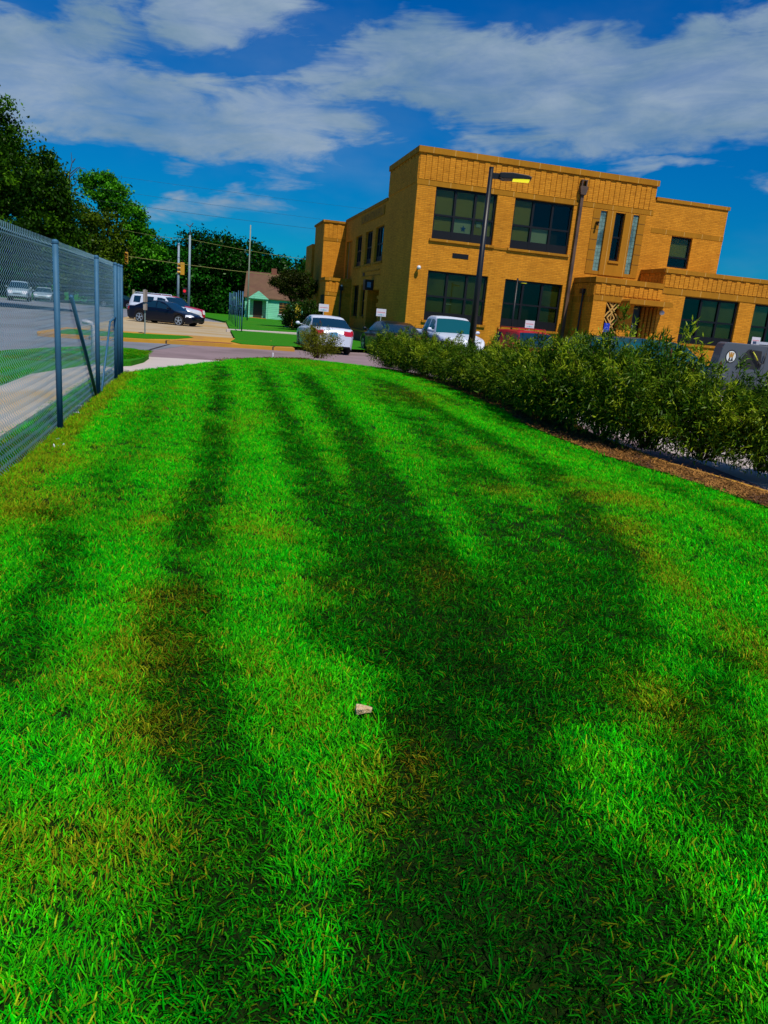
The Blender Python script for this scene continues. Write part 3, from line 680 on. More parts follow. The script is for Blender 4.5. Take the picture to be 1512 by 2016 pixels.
def joints(b, axis, off, out, u0, u1, z0, z1, proud, step):
    u = u0+step*0.6
    while u < u1: bandbox(b, axis, off, out, u-0.012, u+0.012, z0, z1+0.002, proud+0.003); u += step
def ribs(b, axis, off, out, u0, u1, z0, z1, step=0.31, proud=0.035):
    n = int(round((u1-u0)/step)); st = (u1-u0)/n
    for i in range(n):
        a = u0+i*st; top = z1-(0.03 if i % 2 else 0.13)
        n0, n1 = off-out*0.05, off+out*proud
        if axis == 's': b.box(a+.012, a+st-.018, min(n0, n1), max(n0, n1), z0, top)
        else: b.box(min(n0, n1), max(n0, n1), a+.012, a+st-.018, z0, top)
# openings
FW = [(1.0, 4.33, 5.70, 8.18), (5.32, 8.68, 5.67, 8.16), (1.0, 4.33, 1.63, 4.14), (5.32, 8.68, 1.62, 4.11), (11.16, 11.74, 5.63, 8.10), (10.28, 10.66, 5.03, 8.10), (12.23, 12.60, 5.03, 8.10)]
wall('wall', 's', 0.0, 0.0, 13.40, -0.3, 8.43, FW, BRICK, school, -1)
wall('wall', 's', 0.0, 13.40, 18.05, 4.5, 8.9, [(14.80, 16.13, 5.65, 7.29)], BRICK, school, -1)
LW = [(6.70, 9.02, 4.80, 6.86), (9.87, 11.98, 4.78, 6.82), (13.15, 15.33, 4.75, 6.78), (16.75, 18.85, 3.95, 6.66), (10.9, 12.25, 1.45, 3.51), (13.12, 15.25, 1.42, 3.51), (6.75, 10.05, 0.2, 3.15)]
wall('wall', 't', 0.0, 0.0, 19.6, -0.3, 7.9, LW, BRICK, school, -1)
b = MB(); b.quad((0, 0, 7.9), (0, 6.2, 7.9), (0, 6.2, 8.43), (0, 0, 8.43)); b.quad((0, 6.2, 7.9), (8, 6.2, 7.9), (8, 6.2, 8.5), (0, 6.2, 8.5)); b.build('wall', BRICK, school)
# upper block: the raised parapet turns the corner and ends at t=6.2
b = MB(); b.box(0, 13.40, 0, 6.2, 8.43, 9.66); b.build('parapet', BRICK, school)
b = MB(); b.box(13.405, 18.05, 0.003, 8.0, 8.9, 9.0); b.build('parapet', BRICK, school)
b = MB(); ribs(b, 's', 0, -1, 0.02, 13.38, 8.44, 9.66); ribs(b, 't', 0, -1, 0.02, 6.18, 8.30, 9.66); b.build('parapet_ribs', BRICK, school)
b = MB(); bandbox(b, 's', 0, -1, -0.04, 13.42, 8.18, 8.43, 0.02); b.build('stone_band', STONE, school)
b = MB(); b.box(-0.09, 13.47, -0.09, 6.28, 9.66, 9.94); b.build('coping', STONE, school)
b = MB(); b.box(13.47, 18.12, -0.06, 8.0, 8.96, 9.14); b.build('coping', STONE, school)
b = MB(); bandbox(b, 's', 0, -1, 13.45, 18.06, 7.32, 7.56, 0.015); b.build('stone_band', STONE, school)
# lower left part, tower
b = MB(); b.box(-0.06, 8, 6.285, 19.6, 8.10, 8.28); b.build('coping', STONE, school)
b = MB(); b.box(0.0, 8, 6.2, 19.6, 7.9, 8.10); b.build('parapet', BRICK, school)
b = MB(); b.box(-0.05, 0.05, 6.85, 13.7, 7.42, 7.92); b.build('name_panel', STONE, school)
def strokes(b, u0, z0, w, h, ch, P, th=0.07):
    S = {'bar': [((0, 0), (0, 1))]}
    for (a, c) in ch:
        b.add(*P(u0+a[0]*w, z0+a[1]*h, u0+c[0]*w, z0+c[1]*h, th))
def tseg(ua, za, ub, zb_, th):       # a stroke on the left wall (plane s = -0.055)
    d = Vector((ub-ua, zb_-za)); n = Vector((-d.y, d.x)).normalized()*th/2
    pts = [(ua-n.x, za-n.y), (ub-n.x, zb_-n.y), (ub+n.x, zb_+n.y), (ua+n.x, za+n.y)]
    V = [(-0.055, u, z) for u, z in pts]+[(-0.035, u, z) for u, z in pts]
    return V, [(0,1,2,3),(4,7,6,5),(0,4,5,1),(1,5,6,2),(2,6,7,3),(3,7,4,0)]
b = MB(); u = 13.3    # worn, unreadable carved letters on the name panel (read from the far end to the near end)
shapes = [[((0,0),(0,1)),((0,0),(1,0))], [((0,1),(.25,0)),((.25,0),(.5,1)),((.5,1),(.75,0)),((.75,0),(1,1))], [((0,0),(0,1)),((0,1),(1,1)),((1,1),(1,0)),((0,0),(1,0))], [((0,0),(0,1)),((1,0),(1,1)),((0,.5),(1,.5))],
          [((0,1),(1,1)),((.5,0),(.5,1))], [((0,0),(0,1)),((0,1),(1,0)),((1,0),(1,1))], [((0,0),(.5,1)),((.5,1),(1,0))], [((0,0),(0,1)),((0,1),(1,1)),((0,.5),(.8,.5))]]
for i in range(9):
    b = MB()
    for (a, c) in shapes[i % 8]: b.add(*tseg(u-a[0]*0.42, 7.50+a[1]*0.34, u-c[0]*0.42, 7.50+c[1]*0.34, 0.06))
    u -= 0.70
    b.build('carved_letter', mat('shaded_carving', (0.16, 0.065, 0.005), 0.95, 0.1), school)  # dark stroke colour stands for shade inside the cut letters
b = MB(); b.box(-1.66, 6, 19.6, 24.3, -0.3, 7.98); b.build('tower', BRICK, school)
b = MB(); b.box(-1.76, 6, 19.5, 24.4, 7.98, 8.13); b.build('coping', STONE, school)
b = MB(); ribs(b, 's', 19.6, -1, -1.64, -0.02, 6.9, 7.95); b.build('parapet_ribs', BRICK, school)
b = MB(); b.box(-1.68, -0.001, 19.575, 19.605, 6.68, 6.9); b.build('stone_band', STONE, school)
b = MB(); b.box(-1.85, 6, 24.3, 28.0, -0.3, 6.7); b.build('tower', BRICK, school)
# side porch
b = MB(); b.box(-1.85, -0.001, 16.02, 18.7, -0.3, 3.72); b.build('porch', BRICK, school)
b = MB(); b.box(-1.93, 0.03, 15.94, 18.78, 3.72, 3.93); b.build('coping', STONE, school)
b = MB(); ribs(b, 's', 16.02, -1, -1.83, -0.02, 2.95, 3.68, 0.24, 0.04); b.build('parapet_ribs', BRICK, school)
b = MB(); b.box(-1.87, -0.002, 15.99, 16.03, 2.69, 2.92); b.build('stone_band', STONE, school)
b = MB(); b.box(-1.87, -1.80, 16.35, 17.9, 0.2, 2.72); pw = b.build('porch_door', BRONZE, school)
b = MB().tube([(-0.72, 15.93, 0.0), (-0.72, 15.93, 2.75), (-0.72, 15.93, 3.2)], [.06, .06, .06], 10); b.box(-0.86, -0.58, 15.80, 15.98, 3.1, 3.42)
b.build('downspout', BLACK, school)
MB().ball((-0.70, 15.85, 3.42), 0.07, 8, 6).build('lamp', mat('white_fixture', (0.8, 0.8, 0.8), 0.5, 0.05), school)
# left wall windows
for i, (a, c, d, e) in enumerate(LW[:3]):
    window('t', 0, -1, a, c, d, e, (0.34, 0.67), (d+(e-d)*0.52,), d+(e-d)*0.17, None, GLASS_M, 0.16, 0.08, 0.10)
    bb = MB(); bb.box(-0.06, 0.1, a-0.1, c+0.1, d-0.13, d); bb.build('sill', STONE, school)
for (a, c, d, e) in LW[4:6]:
    window('t', 0, -1, a, c, d, e, (0.5,), (d+(e-d)*0.5,), d+0.15, None, GLASS, 0.16, 0.08, 0.10)
    bb = MB(); bb.box(-0.06, 0.1, a-0.1, c+0.1, d-0.12, d); bb.build('sill', STONE, school)
a, c, d, e = LW[3]
GB = mat('glass_block', (0.16, 0.27, 0.24), 0.15, 0.5, 3.2, second=(0.04, 0.09, 0.10), spec=0.6)
b = MB(); b.box(0.16, 0.26, a, a+0.75, d, e); b.box(0.16, 0.26, c-0.55, c, d, e); b.build('glass_block_strip', mat('shaded_glass_block', (0.16, 0.20, 0.10), 0.3, 0.2, 2.0), school)  # side wall copy of the glass block, shade put into its colour
b = MB(); b.box(0.12, 0.24, a+0.75, c-0.55, d, e); b.build('mullion', STONE, school)
# recessed corner entrance in left wall with stepped brick edge
b = MB(); b.box(1.6, 1.7, 6.75, 10.05, 0.2, 3.15); b.build('entrance_door', mat('brown_door', (0.03, 0.012, 0.006), 0.6, 0.2), school)
b = MB(); b.box(0.02, 0.28, 6.76, 7.34, 2.12, 2.36); b.box(0.02, 0.28, 6.76, 7.34, 2.6, 2.78); b.build('brick_steps', BRICK, school)
b = MB(); b.box(0.3, 1.6, 10.0, 10.05, 0.2, 3.15); b.box(0.3, 1.6, 6.75, 6.8, 0.2, 3.15); b.box(0.3, 1.6, 6.75, 10.05, 3.15, 3.2); b.build('entrance_reveal', BRICK, school)
b = MB(); b.box(-0.55, -0.02, 8.4, 9.0, 3.10, 3.72); sb = b.build('sign_box', BLACK, school)
b = MB(); b.box(-0.42, -0.18, 8.392, 8.399, 3.26, 3.58); b.build('sign_mark', mat('pale_blue_mark', (0.12, 0.25, 0.5), 0.5, 0.0), sb)
b = MB(); b.box(-0.03, 0.05, 7.0, 12.4, 4.28, 4.36); b.box(-0.03, 0.05, 6.75, 12.4, 3.98, 4.05); b.build('stone_band', STONE, school)
b = MB(); b.box(-0.025, 0.05, 11.4, 12.0, 4.02, 4.26); b.build('vent', BRONZE, school)
# front windows
O, Pp = BLIND, BLIND_P
OD = mat('shaded_green_blind', (0.12, 0.13, 0.022), 0.9, 0.25, 0.8, second=(0.04, 0.05, 0.015))  # dimmed copy of the olive blind, shade put into its colour
window('s', 0, -1, *FW[0], (0.335, 0.665), (6.87,), 6.13, {(0,1):O,(1,1):O,(2,1):O,(0,0):O,(1,0):Pp,(2,0):O}, label='upper window with pale blind and a blue star')
window('s', 0, -1, *FW[1], (0.335, 0.665), (6.85,), 6.10, {(0,1):O,(0,0):O,(1,0):Pp})
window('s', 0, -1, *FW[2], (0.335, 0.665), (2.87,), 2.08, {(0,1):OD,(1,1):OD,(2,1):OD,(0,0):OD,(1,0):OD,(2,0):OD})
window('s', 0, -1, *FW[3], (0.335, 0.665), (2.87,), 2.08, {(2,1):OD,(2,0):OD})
window('s', 0, -1, *FW[4], (), (6.85,), 5.75, None, fr=0.07)
window('s', 0, -1, 14.80, 16.13, 5.65, 7.29, (), (6.2,), None, {(0,1):O})
sb_ = MB(); sb_.box(2.52, 2.92, 0.226, 0.23, 6.14, 6.17)
cx, cz = 2.72, 6.36    # blue paper star in the window
stv = [(cx+math.sin(i*math.pi/5)*(0.17 if i % 2 == 0 else 0.07), cz+math.cos(i*math.pi/5)*(0.17 if i % 2 == 0 else 0.07)) for i in range(10)]
MB().prism(stv, 'y', 0.222, 0.225).build('paper_star', mat('blue_star', (0.02, 0.09, 0.5), 0.6, 0.0), school)
MB().box(3.42, 3.66, 0.222, 0.225, 6.52, 6.76).build('paper_notice', BLIND_P, school)
MB().box(2.22, 2.50, 0.222, 0.225, 2.52, 2.56).build('paper_notice', BLIND_P, school)
for (a, c, d, e) in FW[:2]:
    b = MB(); b.box(a-0.12, c+0.1, -0.10, 0.12, d-0.12, d-0.003); b.build('sill', STONE, school)
for (a, c, d, e) in FW[2:4]:
    b = MB(); b.box(a-0.12, c+0.12, -0.09, 0.12, d-0.12, d-0.003); b.build('sill', STONE, school)
b = MB(); b.box(4.43, 5.2, -0.04, 0.1, 5.53, 5.64); b.build('stone_band', STONE, school)
b = MB(); b.box(2.22, 3.10, -0.02, 0.05, 4.87, 5.10)
vt = b.build('vent', BRONZE, school)
# interior dark backing behind all windows
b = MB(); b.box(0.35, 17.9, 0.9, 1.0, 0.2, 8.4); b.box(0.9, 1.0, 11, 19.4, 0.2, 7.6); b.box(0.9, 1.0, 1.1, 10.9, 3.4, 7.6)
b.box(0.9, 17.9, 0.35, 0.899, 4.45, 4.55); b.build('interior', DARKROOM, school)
# stair bay: stone surround, glass block strips, quoins
b = MB(); b.box(9.85, 10.275, -0.03, 0.1, 4.85, 8.13); b.box(10.665, 11.155, -0.05, 0.1, 4.85, 8.13); b.box(11.745, 12.225, -0.05, 0.1, 4.85, 8.13); b.box(12.605, 13.0, -0.03, 0.1, 4.85, 8.13)
b.box(10.275, 10.665, -0.03, 0.1, 4.85, 5.03); b.box(12.225, 12.605, -0.03, 0.1, 4.85, 5.03); b.box(11.155, 11.745, -0.05, 0.1, 4.85, 5.62)
b.build('stair_surround', STONE, school)
for k in range(1, 6):
    z = 5.0+k*0.53
    for (u, v) in ((9.85, 10.27), (12.61, 13.0)): MB().box(u, v, -0.034, 0.0, z, z+0.03).build('quoin_joint', mat('joint_gap', (0.12, 0.05, 0.006), 0.95, 0.1), school)
for (a, c) in ((10.28, 10.66), (12.23, 12.60)):
    b = MB()
    nb = 16
    for i in range(nb):
        for j in range(2):
            w = (c-a)/2; h = 3.07/nb
            b.box(a+j*w+.008, a+(j+1)*w-.008, 0.06, 0.16, 5.03+i*h+.008, 5.03+(i+1)*h-.008)
    o = b.build('glass_block_strip', GB, school)
    b = MB(); b.box(a, c, 0.09, 0.2, 5.03, 8.10); b.build('grout', mat('block_grout', (0.5, 0.5, 0.42), 0.9, 0.1), o)
b = MB(); b.box(11.12, 11.78, -0.11, 0.12, 5.50, 5.60); b.build('sill', STONE, school)
MB().tube([(10.1, -0.03, 7.45), (10.1, -0.22, 7.45), (10.1, -0.22, 7.3)], 0.07, 8).build('wall_lamp', BLACK, school)
# big downspout with leader head
DSP = mat('weathered_downspout', (0.10, 0.055, 0.035), 0.6, 0.3, 3.0, second=(0.05, 0.03, 0.025))
b = MB(); b.box(8.92, 9.08, -0.17, -0.053, 0.1, 8.85); ds = b.build('downspout', DSP, school)
b = MB(); b.prism([(8.85, 8.7), (9.14, 8.7), (9.22, 9.05), (8.77, 9.05)], 'y', -0.26, -0.053); b.box(8.79, 9.20, -0.26, -0.053, 9.05, 9.12); b.box(8.84, 8.90, -0.24, -0.053, 9.12, 9.38); b.box(9.09, 9.15, -0.24, -0.053, 9.12, 9.38); b.box(8.82, 9.17, -0.245, -0.053, 9.38, 9.43)
b.build('leader_head', DSP, ds)
b = MB(); b.tube([(0.42, -0.02, 4.22), (0.42, -0.2, 4.22)], 0.05, 8); b.ball((0.42, -0.22, 4.2), 0.11, 10, 7); b.build('security_camera', mat('white_camera', (0.7, 0.72, 0.75), 0.4, 0.0), school, True)
# front wing (projects 2.35 m) : entrance block s 9.37..13.3 and classroom wing beyond
TF = -2.35
WH = [(14.72, 18.15, 1.62, 4.04), (19.15, 22.6, 1.62, 4.04), (23.6, 26.0, 1.62, 4.04)]
EH = [(10.15, 10.98, 1.1, 3.36), (11.78, 13.20, 0.15, 3.34)]
wall('wing_wall', 's', TF, 9.37, 13.46, -0.3, 4.25, EH, BRICK, school, -1)
wall('wing_wall', 's', TF, 13.46, 27.0, -0.3, 4.25, WH, BRICK, school, -1)
b = MB(); b.quad((9.37, TF, -0.3), (9.37, 0, -0.3), (9.37, 0, 4.25), (9.37, TF, 4.25)); b.build('wing_wall', BRICK, school)
b = MB(); b.box(9.37, 13.30, TF, 0, 4.25, 4.28); b.build('entrance_roof', STONE, school)
b = MB(); b.box(9.30, 13.30, TF-0.07, 0, 4.29, 4.55); b.build('coping', STONE, school)
b = MB(); b.box(13.30, 27, TF, -0.001, 4.26, 5.13); b.build('parapet', BRICK, school)
b = MB(); b.box(13.23, 27, TF-0.07, -0.002, 5.13, 5.34); b.build('coping', STONE, school)
b = MB(); ribs(b, 's', TF, -1, 13.32, 26.9, 4.42, 5.13, 0.29); ribs(b, 't', 13.30, -1, TF+0.02, -0.02, 4.56, 5.13, 0.29); b.build('parapet_ribs', BRICK, school)
b = MB(); ribs(b, 's', TF, -1, 9.4, 13.28, 3.72, 4.27, 0.27); ribs(b, 't', 9.37, -1, TF+0.02, -0.2, 3.62, 4.27, 0.27); b.build('parapet_ribs', BRICK, school)
b = MB(); b.box(9.34, 11.0, TF-0.02, TF+0.05, 3.40, 3.66); b.box(13.31, 27, TF-0.03, TF+0.05, 4.08, 4.38); b.box(9.345, 9.40, TF, -0.01, 3.28, 3.58); b.build('stone_band', STONE, school)
for i, (a, c, d, e) in enumerate(WH):
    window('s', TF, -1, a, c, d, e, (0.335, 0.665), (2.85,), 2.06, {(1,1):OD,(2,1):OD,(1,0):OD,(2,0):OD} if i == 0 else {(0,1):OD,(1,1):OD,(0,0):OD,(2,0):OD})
    b = MB(); b.box(a-0.12, c+0.12, TF-0.09, TF+0.12, d-0.12, d-0.003); b.build('sill', STONE, school)
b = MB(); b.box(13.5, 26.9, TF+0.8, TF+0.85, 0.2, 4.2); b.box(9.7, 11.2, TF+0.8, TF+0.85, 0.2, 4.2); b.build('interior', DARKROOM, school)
# crossed stone lattice
b = MB(); x0, x1, z0, z1 = 10.15, 10.98, 1.1, 3.36; w = x1-x0; h = w*1.05
def bar(b, xa, za, xb, zb_, th, y):
    d = Vector((xb-xa, zb_-za)); L = d.length; n = Vector((-d.y, d.x))/L*th/2
    b.prism([(xa-n.x, za-n.y), (xb-n.x, zb_-n.y), (xb+n.x, zb_+n.y), (xa+n.x, za+n.y)], 'y', y-0.05, y+0.05)
for k in range(3):
    za = z1-(k+1)*h*0.9; zb_ = za+h*0.9
    if za < z0: continue
    for (p0, p1) in (((0, 0), (.75, 1)), ((.25, 0), (1, 1)), ((0, 1), (.75, 0)), ((.25, 1), (1, 0))):
        bar(b, x0+p0[0]*w, za+p0[1]*h*.9, x0+p1[0]*w, za+p1[1]*h*.9, 0.045, TF+0.1+0.003*k)
bar(b, x0+w*.5, z0, x0+w*.5, z1, 0.035, TF+0.12)
b.build('stone_lattice', STONE_L, school)
# door recess, fluted jamb, canopy, number 3
b = MB(); b.box(11.78, 12.55, TF+0.55, TF+0.6, 0.15, 3.3); dd = b.build('entrance_door', mat('black_door', (0.006, 0.006, 0.009), 0.4, 0.0), school)
fc = bpy.data.curves.new('door_number', 'FONT'); fc.body = '3'; fc.size = 0.42; fc.extrude = 0.004
fo = bpy.data.objects.new('door_number', fc); col.objects.link(fo); fo.parent = school
fo.location = (12.08, TF+0.535, 2.02); fo.rotation_euler = (R(90), 0, 0); fc.materials.append(mat('white_number', (0.85, 0.9, 0.95), 0.5, 0.0))
dg = bpy.context.evaluated_depsgraph_get(); me = bpy.data.meshes.new_from_object(fo.evaluated_get(dg)); 
o3 = bpy.data.objects.new('door_number', me); col.objects.link(o3); o3.parent = school; o3.location = fo.location; o3.rotation_euler = fo.rotation_euler
bpy.data.objects.remove(fo); 
b = MB()
for k in range(4): b.tube([(12.62+k*0.16, TF+0.45-k*0.12, 0.15), (12.62+k*0.16, TF+0.45-k*0.12, 3.3)], 0.085, 10)
b.build('fluted_jamb', BRICK, school, True)
b = MB(); b.box(11.76, 11.79, TF+0.02, TF+0.6, 0.15, 3.33); b.box(11.79, 13.2, TF+0.6, TF+0.65, 0.15, 3.33); b.build('door_reveal', BRICK, school)
b = MB(); b.prism([(10.98, 3.36), (13.52, 3.36), (13.52, 3.50), (13.45, 3.60), (11.05, 3.60), (10.98, 3.50)], 'y', TF-0.85, TF-0.003); b.build('canopy', STONE, school)
b = MB(); b.tube([(13.36, TF-0.01, 3.15), (13.36, TF-0.18, 3.15)], 0.04, 8); b.ball((13.36, TF-0.2, 3.08), 0.13, 10, 7); b.build('security_camera', mat('white_camera', (0.7, 0.72, 0.75), 0.4, 0.0), school, True)
b = MB(); b.tube([(9.27, TF+1.05, 0.1), (9.27, TF+1.05, 3.7)], 0.055, 10); b.box(9.13, 9.36, TF+0.92, TF+1.18, 3.7, 3.95); b.build('downspout', BLACK, school)
b = MB(); b.tube([(12.0, TF+0.5, 3.2), (12.3, TF+0.5, 3.2)], 0.03, 6); b.build('door_lamp', mat('dim_lamp_glass', (0.4, 0.4, 0.1), 0.4, 0), school)
# roofs so nothing is open from above
b = MB(); b.box(0.1, 8.0, 6.25, 19.5, 7.85, 7.88); b.box(0.1, 13.3, 0.1, 6.15, 8.60, 8.63); b.box(13.5, 18.0, 0.1, 8.0, 8.85, 8.88); b.build('roof', mat('gravel_roof', (0.2, 0.19, 0.18), 0.95, 0.2), school)
b = MB(); b.quad((18.05, 0, 4.5), (18.05, 8, 4.5), (18.05, 8, 8.95), (18.05, 0, 8.95)); b.build('wall', BRICK, school)
b = MB(); b.quad((27.0, TF, -0.3), (27.0, 10, -0.3), (27.0, 10, 5.1), (27.0, TF, 5.1)); b.build('wing_wall', BRICK, school)
b = MB(); b.quad((13.40, 0.0, 8.9), (13.40, 6.2, 8.9), (13.40, 6.2, 9.7), (13.40, 0, 9.7)); b.build('wall', BRICK, school)
# planter wall by the left entrance
rw = MB(); rw.box(-1.2, -0.05, 2.6, 15.7, -0.2, 0.62)
o = rw.build('retaining_wall', mat('brown_planter_stone', (0.16, 0.075, 0.02), 0.9, 0.3, 2.0), None)
o.location = BC; o.rotation_euler = (0, 0, BROT); tag(o, 'low brown retaining wall along the shaded side of the school', 'wall')
cp = MB(); cp.box(-1.25, -0.05, 2.55, 15.75, 0.623, 0.70); c_ = cp.build('wall_cap', STONE, o)
# ------------------------------------------------------------------ lamp posts
def lamp_post(x, y, H, r0, r1, arm, head, rz, label, glow=2.2):
    root = empty('street_lamp', (x, y, 0), rz, label, 'lamp post')
    MB().tube([(0, 0, 0), (0, 0, H)], [r0, r1], 16).build('pole', BLACK, root, True)
    MB().tube([(0, 0, H), (0, 0, H+r1*0.5)], [r1*1.06, r1*1.0], 16).build('pole_cap', BLACK, root)
    MB().box(r1*0.5, arm+0.05, -r1*0.5, r1*0.5, H-r1*4.2, H-r1*1.8).build('arm', BLACK, root, bevel=0.004)
    hw = head*0.24; z = H-r1*3.0
    pr = [(arm, -0.055*head), (arm+head*0.12, -0.09*head), (arm+head*0.97, -0.05*head), (arm+head, 0.0), (arm+head*0.9, 0.05*head), (arm+head*0.4, 0.10*head), (arm, 0.08*head)]
    hd = MB().prism([(a, z+c) for a, c in pr], 'y', -hw, hw).build('lamp_head', BLACK, root, bevel=head*0.02)
    b = MB(); b.box(arm+head*0.42, arm+head*0.93, -hw*0.8, hw*0.8, z-0.095*head, z-0.062*head)
    b.build('lens', emit('lit_lamp_lens', (0.75, 0.72, 0.02), glow), root)
    return root
lamp_post(1.90, 20.0, 5.47, 0.098, 0.056, 0.22, 0.80, R(-4), 'tall black lamp post with lit yellow lens rising from the shrub row', 1.0)
p2 = at(1019, 551, 36.5)
lamp_post(p2.x, p2.y, p2.z+0.05, 0.05, 0.045, 0.05, 0.42, R(10), 'small thin black lamp post before a ground floor window, right of the tall one', 0.8)

# ------------------------------------------------------------------ vegetation
def leaf_mat(name, c1, c2, c3=None, trans=0.25):
    m = bpy.data.materials.new(name); m.use_nodes = True; N = NT(m.node_tree); N.n.clear()
    rnd = N.new('ShaderNodeAttribute', attribute_name='rnd', attribute_type='GEOMETRY').outputs['Fac']
    clu = N.new('ShaderNodeAttribute', attribute_name='clu', attribute_type='GEOMETRY').outputs['Fac']
    c = N.mix(rnd, (*c1, 1), (*c2, 1))
    if c3: c = N.mix(N.ss(clu, 0.55, 0.9), c, (*c3, 1))
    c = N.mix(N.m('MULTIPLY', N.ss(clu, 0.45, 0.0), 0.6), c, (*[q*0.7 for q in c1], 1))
    df = N.new('ShaderNodeBsdfDiffuse'); N.l.new(c, df.inputs[0]); tl = N.new('ShaderNodeBsdfTranslucent'); N.l.new(c, tl.inputs[0])
    mx = N.new('ShaderNodeMixShader'); mx.inputs[0].default_value = trans; N.l.new(df.outputs[0], mx.inputs[1]); N.l.new(tl.outputs[0], mx.inputs[2])
    gl = N.new('ShaderNodeBsdfGlossy'); gl.inputs['Roughness'].default_value = 0.4; gl.inputs[0].default_value = (0.7, 0.8, 0.6, 1)
    m2 = N.new('ShaderNodeMixShader'); m2.inputs[0].default_value = 0.012; N.l.new(mx.outputs[0], m2.inputs[1]); N.l.new(gl.outputs[0], m2.inputs[2])
    o = N.new('ShaderNodeOutputMaterial'); N.l.new(m2.outputs[0], o.inputs[0]); return m
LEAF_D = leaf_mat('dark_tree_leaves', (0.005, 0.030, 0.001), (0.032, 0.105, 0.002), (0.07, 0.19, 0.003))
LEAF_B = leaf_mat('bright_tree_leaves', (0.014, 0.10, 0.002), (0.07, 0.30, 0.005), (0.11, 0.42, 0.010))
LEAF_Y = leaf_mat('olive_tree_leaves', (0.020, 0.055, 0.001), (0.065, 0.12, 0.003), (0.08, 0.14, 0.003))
LEAF_K = leaf_mat('shaded_wood_leaves', (0.002, 0.016, 0.0005), (0.008, 0.055, 0.001), (0.010, 0.10, 0.003), 0.1)  # dense shade of the wood put into the leaf colour
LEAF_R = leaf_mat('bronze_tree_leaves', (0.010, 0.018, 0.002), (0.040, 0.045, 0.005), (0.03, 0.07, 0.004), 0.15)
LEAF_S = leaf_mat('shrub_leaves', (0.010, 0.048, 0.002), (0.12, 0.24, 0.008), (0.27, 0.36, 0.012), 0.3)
LEAF_SY = leaf_mat('pale_shrub_leaves', (0.07, 0.10, 0.004), (0.22, 0.22, 0.02), (0.20, 0.22, 0.01), 0.25)
BARK = mat('tree_bark', (0.035, 0.022, 0.010), 0.95, 0.3, 6.0, bump=0.5, bscale=20)
TWIG = mat('shrub_twig', (0.10, 0.045, 0.02), 0.9, 0.2, 10.0)
SEED = mat('dry_seed_head', (0.10, 0.028, 0.012), 0.95, 0.3, 40.0)

def leaves(name, C, D, Ln, Wd, mat_, parent, clu=None, fold=0.25, dirs=None, g=RNG):
    """C centres (n,3); leaf quads (two triangles folded) with length Ln, width Wd"""
    n = len(C)
    d = g.normal(size=(n, 3)) if dirs is None else dirs+g.normal(0, 0.45, (n, 3))
    d /= np.linalg.norm(d, axis=1)[:, None]
    h = g.normal(size=(n, 3)); h[:, 2] += 0.9
    s = np.cross(d, h); s /= np.maximum(np.linalg.norm(s, axis=1), 1e-6)[:, None]
    up = np.cross(s, d)
    L = (Ln*g.uniform(0.6, 1.3, n))[:, None]; Wv = (Wd*g.uniform(0.6, 1.3, n))[:, None]
    a = C-d*L*0.5; b = C+s*Wv*0.5+up*Wv*fold*0.5; c = C+d*L*0.5-up*L*0.08; e = C-s*Wv*0.5+up*Wv*fold*0.5
    V = np.stack([a, b, c, e], 1).reshape(-1, 3); Fq = np.arange(4*n).reshape(-1, 4)
    r = np.repeat(g.random(n), 4); cl = np.repeat(clu if clu is not None else g.random(n), 4)
    return npmesh(name, V, Fq, mat_, parent, {'rnd': r, 'clu': cl})
def tree(name, x, y, blobs, leafm, label, nclu=260, per=60, leaf=0.22, trunk=(0.28, 3.0), group=None, cat='tree', spread=0.55, seed=1, z0=None):
    """blobs: (dx,dy,z,rx,ry,rz) ellipsoids of the crown"""
    g = np.random.default_rng(seed); z0 = gz(x, y) if z0 is None else z0
    root = empty(name, (x, y, z0), 0, label, cat, group)
    vol = np.array([b[3]*b[4]+b[3]*b[5] for b in blobs]); pr = vol/vol.sum()
    k = g.choice(len(blobs), nclu, p=pr); B = np.array(blobs, float)[k]
    u = g.normal(size=(nclu, 3)); u /= np.linalg.norm(u, axis=1)[:, None]
    rr = g.uniform(0.45, 1.03, nclu)**0.6; rr = rr[:, None]
    cc = B[:, :3]+u*B[:, 3:6]*rr
    clu = np.repeat(g.random(nclu), per); cs = spread*(0.55+0.8*g.random(nclu))
    P = np.repeat(cc, per, 0)+g.normal(size=(nclu*per, 3))*np.repeat(cs, per)[:, None]*np.array([0.55, 0.55, 0.40])
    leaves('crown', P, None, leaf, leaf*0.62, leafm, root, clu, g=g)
    b = MB(); th, tr = trunk[0], trunk[1]
    top = Vector((0, 0, tr)); b.tube([(0, 0, -0.1), (0.05, 0, tr*0.5), top], [th*1.25, th, th*0.8], 10)
    for i in range(min(len(blobs)*3, 12)):
        bb = blobs[i % len(blobs)]; e = Vector((bb[0]+g.uniform(-.5, .5)*bb[3], bb[1]+g.uniform(-.5, .5)*bb[4], bb[2]+g.uniform(-.2, .6)*bb[5]))
        mid = top.lerp(e, 0.5)+Vector((g.uniform(-.3, .3), g.uniform(-.3, .3), g.uniform(0, .5)))
        b.tube([top-Vector((0, 0, 0.3)), mid, e], [th*0.5, th*0.28, th*0.08], 6)
    b.build('trunk', BARK, root, True)
    return root
def P_(px, py, Y): return at(px, py, Y)
